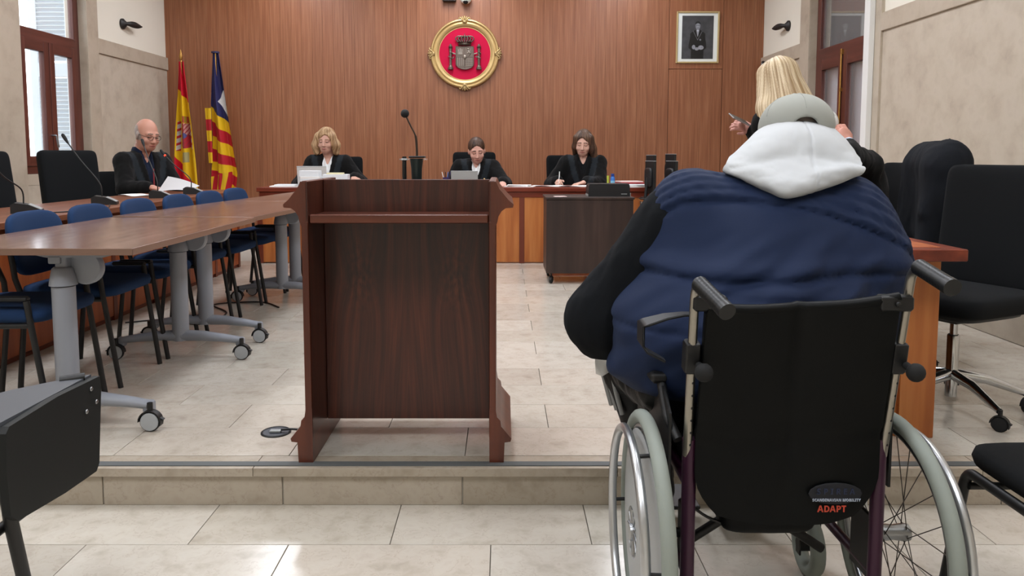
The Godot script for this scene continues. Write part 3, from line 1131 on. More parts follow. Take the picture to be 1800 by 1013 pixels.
func furniture() -> void:
	prototypes()
	M.lectern_shelf_edge = mat("ffe9da", 0.3, 0, (M.lectern_edge as StandardMaterial3D).albedo_texture, V(0.2, 2.4, 2.4), true)
	var lp := mat("ffe6d6", 0.3)
	lp.albedo_texture = lectern_texture()
	lp.uv1_triplanar = true
	lp.uv1_scale = V(1.0 / 0.61, 1.0 / 0.92, 1.0)
	lp.uv1_offset = V(0.5, -0.09, 0.0)
	M.lectern_panel = lp
	lectern()
	# ---- wheeled tables on the left
	training_table("nearest wheeled walnut-top table of the row on the left", V(-1.80, 0, -3.572), 0.0, [0.585, -0.48])
	training_table("middle wheeled walnut-top table, beside the lectern", V(-1.765, 0, -5.055), -5.0, [0.60, -0.60])
	training_table("farthest wheeled walnut-top table, partly hidden by the lectern", V(-1.63, 0, -6.50), -5.0, [0.60, -0.55])
	var ch := blue_chair()
	var zs := [-3.18, -3.73, -4.24, -4.78, -5.30, -5.80, -6.29]
	var lb := ["", "second blue chair from the camera in the row of blue chairs", "third blue chair from the camera in the row of blue chairs", "fourth blue chair from the camera in the row of blue chairs", "fifth blue chair from the camera in the row of blue chairs", "second farthest blue chair in the row, before the flags", "farthest blue chair in the row, behind the lectern's left edge"]
	for i in 7:
		var at := V(-2.03 + maxf(0.0, (-zs[i] - 4.6)) * 0.05, 0, zs[i])
		if i == 0:
			ch.position = at
			ch.rotation_degrees.y = 90
		else:
			copy(ch, at, 90.0 - maxf(0.0, (-zs[i] - 4.6)) * 2.5, lb[i])
	# ---- desks: long left desk, judges' bench, right desk
	var ld := thing("side_desk", "long wooden desk along the left wall in front of black chairs", "desk", V(-2.86, 0, -5.4))
	part("desk_top", G.new().span(V(-0.34, 0.715, -2.05), V(0.36, 0.752, 2.2), 0.004), M.desk_top, ld)
	for i in 7:
		var z0 := 2.15 - i * 0.598
		part("front_panel", G.new().span(V(0.27, 0.03, z0), V(0.29, 0.715, z0 - 0.55), 0.002), M.veneer_red, ld)
		part("panel_strip", G.new().span(V(0.262, 0.0, z0 - 0.55), V(0.294, 0.715, z0 - 0.598), 0.002), M.red_strip, ld)
	part("plinth", G.new().span(V(0.255, 0.0, -2.03), V(0.28, 0.032, 2.16), 0.001), M.red_strip, ld)
	part("end_panel", G.new().span(V(-0.30, 0.0, 2.12), V(0.28, 0.715, 2.15), 0.002), M.veneer, ld)
	part("end_panel", G.new().span(V(-0.30, 0.0, -2.03), V(0.28, 0.715, -2.0), 0.002), M.veneer, ld)
	var jd := thing("judges_bench", "long wooden bench of the three robed women, orange panels below a red-brown top", "desk", V(-0.47, 0, -7.98))
	part("desk_top", G.new().span(V(-1.99, 0.722, -0.32), V(1.99, 0.764, 0.345), 0.005), M.red_wood, jd)
	part("apron", G.new().span(V(-1.97, 0.665, 0.29), V(1.97, 0.722, 0.32), 0.003), M.red_wood, jd)
	for i in 6:
		var x0 := -1.97 + i * 0.656
		part("front_panel", G.new().span(V(x0 + 0.024, 0.012, 0.29), V(x0 + 0.632, 0.668, 0.312), 0.002), M.veneer, jd)
		part("panel_strip", G.new().span(V(x0 - 0.026, 0.0, 0.288), V(x0 + 0.026, 0.668, 0.317), 0.002), M.red_strip, jd)
	part("panel_strip", G.new().span(V(1.94, 0.0, 0.288), V(1.975, 0.668, 0.317), 0.002), M.red_strip, jd)
	part("end_panel", G.new().span(V(-1.97, 0.0, -0.3), V(-1.94, 0.722, 0.29), 0.002), M.veneer, jd)
	part("end_panel", G.new().span(V(1.94, 0.0, -0.3), V(1.97, 0.722, 0.29), 0.002), M.veneer, jd)
	var rd := thing("lawyers_desk", "red-brown topped wooden desk on the right, behind the man in the wheelchair", "desk", V(1.33, 0, -3.86))
	part("desk_top", G.new().span(V(-0.33, 0.708, -1.14), V(0.332, 0.752, 1.138), 0.004), M.red_wood_z, rd)
	part("inlay", G.new().span(V(-0.27, 0.75, -1.08), V(0.27, 0.7535, 1.07), 0.001), M.veneer_red, rd)
	part("end_panel", G.new().span(V(0.19, 0.0, 0.94), V(0.327, 0.708, 0.98), 0.003).span(V(-0.30, 0.0, 0.94), V(0.2, 0.708, 0.96), 0.003), M.veneer, rd)
	part("end_panel", G.new().span(V(-0.30, 0.0, -1.09), V(0.3, 0.708, -1.05), 0.003), M.veneer, rd)
	for i in 3:
		var z0 := 0.94 - i * 0.665
		part("front_panel", G.new().span(V(-0.30, 0.02, z0), V(-0.28, 0.708, z0 - 0.62), 0.002), M.veneer, rd)
		part("panel_strip", G.new().span(V(-0.305, 0.0, z0 - 0.62), V(-0.275, 0.708, z0 - 0.665), 0.002), M.red_strip, rd)
	# ---- office chairs
	var oc := office_chair()
	oc.position = V(-3.42, 0, -5.40)
	oc.rotation_degrees.y = 82
	oc.scale = Vector3.ONE * 1.03
	oc.set_meta("label", "empty black office chair at the left picture edge behind the side desk")
	var spots := [
		[V(-3.36, 0, -6.28), 65.0, 1.04, "empty black office chair under the left window, beside the bald man"],
		[V(-3.50, 0, -7.28), 62.0, 0.86, "black office chair the bald man at the left sits on"],
		[V(-1.86, 0, -8.78), 8.0, 0.985, "black office chair behind the blonde robed woman at the bench"],
		[V(-0.345, 0, -8.80), 0.0, 1.035, "black office chair behind the middle robed woman at the bench"],
		[V(0.80, 0, -8.80), 12.0, 1.0, "black office chair behind the robed woman who writes at the bench"],
		[V(1.93, 0, -3.24), -65.0, 0.965, "large empty black office chair at the right picture edge"],
		[V(1.99, 0, -4.08), -106.0, 1.0, "black office chair hidden under the dark coat draped over it"],
		[V(2.24, 0, -4.74), -84.0, 0.96, "black office chair of the robed lawyer, behind the coat chair"],
	]
	for s in spots:
		var c := copy(oc, s[0], s[1], s[3])
		c.scale = Vector3.ONE * s[2]
	# ---- coat over a chair
	var coat := CoatSdf.new()
	coat.setup()
	coat.bumpy = true
	coat.rbox(V(0, 0.86, -0.285), V(0.28, 0.26, 0.10), 0.09, 0.05)
	coat.cap(V(-0.19, 1.06, -0.285), V(0.19, 1.06, -0.285), 0.10, 0.10, 0.04)
	coat.cap(V(0.22, 1.0, -0.25), V(0.25, 0.62, -0.20), 0.085, 0.065, 0.08)
	coat.cap(V(-0.22, 1.0, -0.25), V(-0.25, 0.62, -0.20), 0.085, 0.065, 0.08)
	coat.rbox(V(0, 0.62, -0.33), V(0.24, 0.18, 0.06), 0.05, 0.06)
	coat.cap(V(0.17, 1.15, -0.27), V(0.27, 0.80, -0.16), 0.015, 0.022, 0.03)
	coat.cap(V(0.10, 1.16, -0.30), V(0.26, 0.86, -0.36), 0.012, 0.02, 0.03)
	var cg := G.new()
	coat.into(cg, 0.013)
	solo("draped_coat", cg, M.coat, "dark charcoal coat draped over a chair back on the right", "coat", V(1.99, 0, -4.08), -106)
	# ---- cart with the black device
	var ct := thing("rolling_cabinet", "dark brown cabinet on casters in front of the bench", "cabinet", V(0.725, 0, -6.67))
	part("body", G.new().span(V(-0.365, 0.09, -0.22), V(0.365, 0.715, 0.25), 0.003), M.cart, ct)
	part("top", G.new().span(V(-0.372, 0.715, -0.25), V(0.372, 0.735, 0.262), 0.003), M.cart, ct)
	part("plinth", G.new().span(V(-0.33, 0.062, -0.2), V(0.34, 0.09, 0.2), 0.002), M.veneer_red, ct)
	for q in [[-0.32, 0.21], [0.32, 0.21], [-0.32, -0.17], [0.32, -0.17]]:
		caster(ct, V(q[0], 0, q[1]), 0.03, M.rubber, 70)
	wheelchair()
	tablet_chair()
	side_chair()
	wall_things()

class CoatSdf extends Sdf:
	var fn: FastNoiseLite
	func setup() -> void:
		fn = FastNoiseLite.new()
		fn.seed = 9
		fn.frequency = 5.0
	func disp(p: Vector3) -> float:
		return fn.get_noise_3d(p.x * 1.5, p.y * 0.45, p.z * 1.5) * 0.016

func torus(R: float, r: float, seg := 64, sides := 10) -> G:   # ring about x
	return G.new().tube(arc(Vector3.ZERO, Vector3.UP, Vector3.BACK, R, 0, 360.0 * (seg - 1) / seg, seg - 1), r, sides, true)

func words(text: String, size: float, depth: float) -> TextMesh:
	var tm := TextMesh.new()
	var fo := SystemFont.new()
	fo.font_names = PackedStringArray(["Droid Sans"])
	fo.font_weight = 700
	tm.font = fo
	tm.text = text
	tm.font_size = 32
	tm.pixel_size = size / 32.0
	tm.depth = depth
	return tm

func wheelchair() -> void:
	var o := thing("wheelchair", "black and purple wheelchair with grey tyres seen from behind", "wheelchair", V(0.657, -0.14, -1.83))
	var ry := 0.298
	for s: float in [-1.0, 1.0]:
		var w := Node3D.new()
		w.name = "rear_wheel"
		o.add_child(w, true)
		w.position = V(0.305 * s, ry, 0)
		part("tyre", torus(0.280, 0.018, 72, 12), M.tyre, w, "grey tyre")
		part("rim", torus(0.256, 0.009, 64, 8), M.steel, w)
		var hr := torus(0.252, 0.0115, 72, 10)
		hr.v = moved(hr.v, V(0.046 * s, 0, 0))
		part("hand_rim", hr, M.rim_metal, w, "bright metal hand rim")
		for i in 6:
			var a := TAU * i / 6.0 + 0.4
			var d := V(0, cos(a), sin(a))
			part("rim_bracket", G.new().tube([d * 0.256, d * 0.252 + V(0.046 * s, 0, 0)], 0.005, 6), M.black, w)
		var hub := G.new()
		hub.t = Transform3D(Basis(Vector3.BACK, PI / 2), Vector3.ZERO)
		hub.lathe([Vector2(0.0, -0.04), Vector2(0.02, -0.04), Vector2(0.022, -0.03), Vector2(0.018, 0.0), Vector2(0.022, 0.03), Vector2(0.02, 0.04), Vector2(0.0, 0.04)], 16)
		part("hub", hub, M.steel, w)
		if s < 0:
			var cv := G.new()
			cv.t = Transform3D(Basis(Vector3.BACK, PI / 2), V(-0.008, 0, 0))
			cv.lathe([Vector2(0.0, 0.0), Vector2(0.247, 0.0), Vector2(0.25, 0.004), Vector2(0.12, 0.022), Vector2(0.062, 0.026), Vector2(0.06, 0.022), Vector2(0.0, 0.022)], 48)
			part("spoke_guard", cv, M.guard, w, "pale plastic spoke guard")
			for i in 12:
				var a := TAU * i / 12.0
				part("guard_rib", G.new().tube([V(-0.03, cos(a) * 0.012, sin(a) * 0.012), V(-0.032, cos(a + 0.5) * 0.058, sin(a + 0.5) * 0.058)], 0.004, 5), M.steel, w)
		else:
			for i in 24:
				var a := TAU * i / 24.0
				var b := a + (0.9 if i % 2 == 0 else -0.9)
				var sx := 0.028 if (i / 2) % 2 == 0 else -0.028
				part("spoke", G.new().tube([V(sx, cos(b) * 0.02, sin(b) * 0.02), V(0, cos(a) * 0.255, sin(a) * 0.255)], 0.0013, 5), M.spoke, w)
	# frame
	for s: float in [-1.0, 1.0]:
		part("frame_post", G.new().tube([V(0.222 * s, 0.05, 0.085), V(0.222 * s, 0.57, 0.085)], 0.0165, 14), M.purple, o, "purple painted frame tube")
		part("frame_rail", G.new().tube([V(0.222 * s, 0.46, 0.08), V(0.222 * s, 0.46, -0.40), V(0.222 * s, 0.40, -0.47), V(0.21 * s, 0.12, -0.56)], 0.014, 10), M.purple, o)
		part("frame_rail", G.new().tube([V(0.222 * s, 0.24, 0.08), V(0.222 * s, 0.24, -0.36), V(0.222 * s, 0.30, -0.42), V(0.222 * s, 0.46, -0.42)], 0.013, 10), M.purple, o)
		part("axle_plate", G.new().box(V(0.216 * s, ry, 0.03), V(0.012, 0.16, 0.10), 0.004).tube([V(0.22 * s, ry, 0), V(0.28 * s, ry, 0)], 0.012, 10), M.black, o)
		var top := 0.952 if s < 0 else 0.988
		var cane: Array = [V(0.228 * s, 0.53, 0.088), V(0.232 * s, 0.75, 0.125)]
		cane.append_array(arc(V(0.236 * s, top - 0.045, 0.205), V(0, 0.16, -0.99).normalized(), V(0, 0.99, 0.16).normalized(), 0.045, 0, 80, 6))
		part("push_cane", G.new().tube(cane, 0.0105, 12), M.chrome_warm, o, "chrome push-handle tube")
		for i in 7:
			var f := i / 6.0
			var p := V(0.228 * s, 0.56, 0.093).lerp(V(0.232 * s, 0.745, 0.124), f)
			part("adjustment_hole", G.new().ball(p + V(0.003, 0, 0.0095), V(0.0028, 0.0034, 0.002), 8, 6), M.black, o)
		var g0 := V(0.236 * s, top + 0.002, 0.19)
		var g1 := V((0.236 - 0.030) * s, top - 0.038, 0.305) if s < 0 else V(0.242, top - 0.024, 0.31)
		var gp: Array = []
		var gr: Array = []
		for i in 61:
			gp.append(g0.lerp(g1, i / 60.0))
			gr.append(0.0158 + 0.0026 * absf(sin(i * PI / 5.0)) * float(i < 52) + (0.003 if i >= 52 else 0.0))
		part("grip", G.new().tube(gp, gr, 16), M.grip, o, "ribbed black rubber hand grip")
		var cl := V(0.232 * s, 0.775, 0.125)
		part("clamp", G.new().box(cl, V(0.036, 0.075, 0.04), 0.006, Basis(Vector3.RIGHT, 0.16)), M.black, o)
		part("clamp_knob", G.new().tube([cl + V(0.012, -0.015, 0.02), cl + V(0.014, -0.02, 0.05)], 0.009, 8).ball(cl + V(0.014, -0.021, 0.058), V(0.021, 0.021, 0.017), 14, 8), M.rubber, o)
		part("top_bracket", G.new().box(V((0.232 - 0.028) * s, 0.905, 0.16), V(0.075, 0.035, 0.035), 0.006).ball(V((0.232 - 0.03) * s, 0.905, 0.182), V(0.006, 0.006, 0.004), 8, 6), M.black, o)
		# side guard and armrest
		part("side_guard", G.new().prism(PackedVector2Array([Vector2(0.06, 0.44), Vector2(0.06, 0.62), Vector2(-0.02, 0.66), Vector2(-0.30, 0.66), Vector2(-0.36, 0.60), Vector2(-0.36, 0.44)]), -0.003, 0.003), M.black, o)
		var sg: MeshInstance3D = o.get_child(o.get_child_count() - 1)
		sg.transform = Transform3D(Basis(Vector3.UP, -PI / 2), V(0.262 * s, 0, 0))
		part("armrest", G.new().box(V(0.268 * s, 0.675, -0.17), V(0.05, 0.03, 0.27), 0.012).tube([V(0.262 * s, 0.67, -0.06), V(0.262 * s, 0.60, 0.02), V(0.245 * s, 0.56, 0.07)], 0.012, 8), M.black, o)
		# small front wheel
		var fw := torus(0.072, 0.022, 32, 10)
		fw.v = moved(fw.v, V(0.235 * s, 0.094, -0.33))
		part("front_wheel", fw, M.tyre, o)
		part("front_fork", G.new().box(V(0.235 * s, 0.17, -0.33), V(0.062, 0.014, 0.05), 0.004).box(V(0.235 * s - 0.028, 0.12, -0.33), V(0.006, 0.11, 0.03), 0.002).box(V(0.235 * s + 0.028, 0.12, -0.33), V(0.006, 0.11, 0.03), 0.002).tube([V(0.235 * s, 0.17, -0.33), V(0.19 * s, 0.25, -0.35)], 0.016, 8).tube([V(0.235 * s - 0.03, 0.094, -0.33), V(0.235 * s + 0.03, 0.094, -0.33)], 0.02, 10), M.black, o)
		part("footplate", G.new().box(V(0.11 * s, 0.10, -0.63), V(0.17, 0.014, 0.17), 0.004).tube([V(0.21 * s, 0.13, -0.55), V(0.19 * s, 0.10, -0.58)], 0.012, 8), M.black, o)
	# bracket standing off the left post
	part("stand_off_bracket", G.new().sheet([[V(-0.228, 0.872, 0.14), V(-0.228, 0.872, 0.11)], [V(-0.25, 0.87, 0.13), V(-0.25, 0.87, 0.10)], [V(-0.285, 0.86, 0.12), V(-0.285, 0.86, 0.07)], [V(-0.325, 0.84, 0.10), V(-0.325, 0.84, 0.03)], [V(-0.335, 0.835, 0.095), V(-0.335, 0.835, 0.025)], [V(-0.335, 0.79, 0.095), V(-0.335, 0.79, 0.025)], [V(-0.325, 0.775, 0.095), V(-0.325, 0.775, 0.04)], [V(-0.285, 0.755, 0.10), V(-0.285, 0.755, 0.07)]], 0.006), M.black, o)
	# back upholstery: a padded panel, hollow across, hanging below the seat
	var rows := []
	for i in 25:
		var fy := i / 24.0
		var y := lerpf(0.905, 0.395, fy)
		var row := []
		for j in 25:
			var fx := j / 24.0 * 2.0 - 1.0
			var half := 0.212 if fy < 0.8 else 0.212 - 0.055 * pow((fy - 0.8) / 0.2, 2.0)
			var zz := lerpf(0.165, 0.095, minf(fy * 1.5, 1.0)) - 0.02 * (1.0 - fx * fx) * (1.0 - fy) + 0.02 * (1.0 - fx * fx) * fy
			zz += 0.012 * exp(-pow((absf(fx) - 0.5) / 0.3, 2.0)) * (1.0 - 0.6 * fy) - 0.014 * exp(-pow(fx / 0.05, 2.0)) * (1.0 - fy * 0.9) + 0.003 * sin(fy * 19.0 + fx * 2.0) * (1.0 - absf(fx)) - 0.007 * exp(-pow((fy - 0.62) / 0.015, 2.0))
			row.append(V(fx * half, y - 0.014 * (1.0 - fx * fx) * (1.0 - fy) - 0.018 * (1.0 - fx * fx) * fy + 0.012 * fx * (1.0 - fy), zz))
		rows.append(row)
	var bk := part("back_upholstery", G.new().sheet(rows, 0.022), M.vinyl, o, "black padded back panel")
	part("back_rim", G.new().tube(rows[0], 0.013, 8), M.vinyl, bk)
	# sewn label on the back panel
	var py := -0.062
	part("oval_patch", G.new().ball(V(0.104, 0.517 + py, 0.128), V(0.062, 0.026, 0.003), 28, 8), mat("0a0e18", 0.6), bk)
	for q in [["S P I R E A", 0.0190, 0.523, "1d2742", 0.104], ["SCANDINAVIAN MOBILITY", 0.0088, 0.503, "aab4c4", 0.106], ["ADAPT", 0.0210, 0.482, "b8402a", 0.096]]:
		piece("lettering", words(q[0], q[1], 0.0015), mat(q[3], 0.6), bk, V(q[4], q[2] + py, 0.1315))
	# seat, cushion, cross frame
	part("seat_cushion", G.new().pad(V(0, 0.485, -0.18), V(0.215, 0.235, 0.04), 0.4, 0.3, 0.0, 28, 10, Basis(Vector3.RIGHT, -PI / 2)), M.black_fabric, o)
	part("seat_pouch", G.new().pad(V(-0.03, 0.385, 0.05), V(0.115, 0.05, 0.05), 0.5, 0.4, 0.0, 24, 10), M.vinyl, o)
	part("cross_brace", G.new().tube([V(-0.21, 0.16, -0.16), V(0.21, 0.44, -0.16)], 0.013, 8).tube([V(0.21, 0.16, -0.18), V(-0.21, 0.44, -0.18)], 0.013, 8), M.black, o)
	part("brake_cable", G.new().tube(smooth_path([V(-0.215, 0.40, 0.06), V(-0.16, 0.365, 0.07), V(-0.06, 0.34, 0.075), V(0.05, 0.345, 0.07), V(0.13, 0.375, 0.05), V(0.17, 0.40, 0.02)]), 0.0035, 6), M.black, o)

func moved(a: PackedVector3Array, by: Vector3) -> PackedVector3Array:
	for i in a.size():
		a[i] += by
	return a

func tablet_chair() -> void:
	var o := thing("tablet_chair", "black chair with a folded-down writing tablet at the lower left corner", "chair", V(-1.20, -0.14, -1.70))
	var g := G.new()
	g.t = Transform3D(Basis(Vector3.UP, -PI / 2), V(0.152, 0, 0))
	var pl := PackedVector2Array([Vector2(-0.236, 0.662), Vector2(-0.24, 0.63), Vector2(-0.215, 0.44), Vector2(-0.20, 0.424), Vector2(-0.06, 0.43), Vector2(0.115, 0.448), Vector2(0.138, 0.47), Vector2(0.145, 0.57), Vector2(0.140, 0.648), Vector2(0.128, 0.66), Vector2(-0.05, 0.668)])
	g.prism(pl, -0.009, 0.009)
	part("writing_tablet", g, M.tablet, o)
	for q in [[0.642, -0.19], [0.602, -0.212], [0.592, -0.165]]:
		part("bolt", G.new().ball(V(0.1625, q[0], q[1]), V(0.003, 0.006, 0.006), 8, 6), M.steel, o)
	part("arm_pad", G.new().prism(PackedVector2Array([Vector2(0.142, 0.29), Vector2(0.142, -0.07), Vector2(0.11, -0.045), Vector2(0.02, 0.06), Vector2(-0.10, 0.29)]), 0.0, 0.016), M.tablet_top, o)
	var ap: MeshInstance3D = o.get_child(o.get_child_count() - 1)
	ap.transform = Transform3D(Basis(Vector3.RIGHT, -PI / 2), V(0, 0.652, 0)) * Transform3D(Basis.from_scale(V(1, -1, 1)) * Basis.IDENTITY, Vector3.ZERO)
	ap.transform = Transform3D(Basis(V(1, 0, 0), V(0, 0, 1), V(0, -1, 0)), V(0, 0.668, -0.16))
	part("hinge", G.new().tube([V(0.09, 0.665, -0.18), V(0.14, 0.668, -0.205)], 0.012, 10), M.black, o)
	part("seat", G.new().pad(V(-0.19, 0.455, -0.02), V(0.215, 0.22, 0.035), 0.45, 0.3, 0.0, 28, 10, Basis(Vector3.RIGHT, -PI / 2)), M.seat_green, o)
	part("backrest", G.new().pad(V(-0.19, 0.70, 0.26), V(0.21, 0.14, 0.02), 0.45, 0.4, -0.4, 28, 10), M.seat_green, o)
	for s in 2:
		var x: float = [0.118, -0.43][s]
		part("leg", G.new().tube([V(x - 0.03, 0.0, -0.06), V(x + 0.02, 0.44, 0.105), V(x + 0.02, 0.645, 0.13)], 0.0145, 12), M.black, o)
		part("leg", G.new().tube([V(x, 0.0, 0.26), V(x - 0.01, 0.42, 0.14)], 0.0145, 12), M.black, o)
		part("seat_rail", G.new().tube([V(x - 0.01, 0.42, 0.2), V(x - 0.01, 0.42, -0.2)], 0.012, 8), M.black, o)
	part("crossbar", G.new().tube([V(0.05, 0.40, -0.1), V(-0.43, 0.40, -0.1)], 0.012, 8), M.black, o)
	part("back_upright", G.new().tube([V(-0.02, 0.42, 0.2), V(-0.03, 0.75, 0.275)], 0.012, 8).tube([V(-0.38, 0.42, 0.2), V(-0.37, 0.75, 0.275)], 0.012, 8), M.black, o)

func side_chair() -> void:
	var o := thing("side_chair", "black stacking chair at the lower right corner beside the wheelchair", "chair", V(1.41, -0.14, -1.73))
	part("seat", G.new().pad(V(0, 0.465, 0.0), V(0.225, 0.215, 0.034), 0.5, 0.32, 0.0, 32, 10, Basis(Vector3.RIGHT, -PI / 2)), M.black_fabric, o)
	part("backrest", G.new().pad(V(0, 0.70, 0.25), V(0.21, 0.14, 0.022), 0.45, 0.4, -0.4, 28, 10), M.black_fabric, o)
	for s: float in [-1.0, 1.0]:
		var a: Array = [V(0.235 * s, 0.0, -0.25), V(0.228 * s, 0.39, -0.175)]
		a.append_array(arc(V(0.226 * s, 0.39, -0.14), V(0, 0, -1), Vector3.UP, 0.035, 20, 90, 5))
		a.append_array([V(0.226 * s, 0.425, 0.15)])
		part("leg", G.new().tube(a, 0.0135, 10), M.black, o)
		part("leg", G.new().tube([V(0.235 * s, 0.0, 0.26), V(0.226 * s, 0.42, 0.16), V(0.20 * s, 0.74, 0.262)], 0.0135, 10), M.black, o)
	part("crossbar", G.new().tube([V(-0.226, 0.39, -0.16), V(0.226, 0.39, -0.16)], 0.010, 8), M.black, o)
	part("crossbar", G.new().tube([V(-0.226, 0.40, 0.14), V(0.226, 0.40, 0.14)], 0.010, 8), M.black, o)

func wall_things() -> void:
	# uplighters
	for s: float in [-1.0, 1.0]:
		var X := -4.42 if s < 0 else 3.40
		var o := thing("wall_sconce", "dark iron leaf-shaped wall light on the %s" % ("left wall, above the flags side" if s < 0 else "right wall, near the portrait"), "lamp", V(X, 2.60 if s < 0 else 2.62, -9.06 if s < 0 else -9.31))
		var d := -s
		var hub := G.new()
		hub.t = Transform3D(Basis(Vector3.BACK, -PI / 2 * d), Vector3.ZERO)
		hub.lathe([Vector2(0.0, 0.0), Vector2(0.062, 0.0), Vector2(0.062, 0.018), Vector2(0.045, 0.03), Vector2(0.028, 0.05), Vector2(0.0, 0.055)], 20)
		part("wall_plate", hub, M.iron, o)
		part("leaf_shade", G.new().tube(smooth_path([V(d * 0.03, 0.0, 0.02), V(d * 0.07, 0.004, -0.03), V(d * 0.085, 0.006, -0.10), V(d * 0.095, 0.004, -0.17), V(d * 0.10, 0.006, -0.23), V(d * 0.105, 0.012, -0.285)], 4), [0.016, 0.018, 0.020, 0.023, 0.026, 0.030, 0.033, 0.035, 0.036, 0.036, 0.035, 0.033, 0.031, 0.028, 0.025, 0.022, 0.018, 0.014, 0.010, 0.006, 0.002], 16), M.iron, o)
	var rg := thing("wall_sensor", "small round black sensor on the stone band of the right wall", "sensor", V(3.37, 2.255, -10.08))
	var sl := G.new()
	sl.t = Transform3D(Basis(Vector3.BACK, PI / 2), Vector3.ZERO)
	part("ring", sl.lathe([Vector2(0.0, 0.0), Vector2(0.045, 0.0), Vector2(0.045, 0.02), Vector2(0.033, 0.026), Vector2(0.028, 0.018), Vector2(0.0, 0.018)], 20), M.black, rg)
	part("lens", G.new().ball(V(-0.02, 0, 0), V(0.012, 0.022, 0.022), 12, 8), M.silver, rg)
	# dome camera and box above the crest
	var dm := thing("dome_camera", "white dome camera at the top of the panelled wall above the crest", "camera", V(-0.487, 3.10, -10.2))
	part("mount", G.new().span(V(-0.05, 0.02, 0), V(0.05, 0.12, 0.07), 0.01), M.white, dm)
	part("dome", G.new().ball(V(0, 0.0, 0.08), V(0.075, 0.07, 0.075), 20, 12), M.white, dm)
	part("lens", G.new().ball(V(0, -0.045, 0.11), V(0.035, 0.035, 0.035), 14, 8), M.black_gloss, dm)
	var bx := thing("wall_box", "dark box at the top of the panelled wall beside the dome camera", "box", V(-0.70, 3.13, -10.2))
	part("case", G.new().span(V(-0.085, -0.065, 0), V(0.085, 0.08, 0.10), 0.008), M.iron, bx)
	part("grille", G.new().span(V(-0.07, -0.04, 0.10), V(0.07, 0.06, 0.105), 0.003), M.black, bx)
	crest()
	portrait()
	flags()

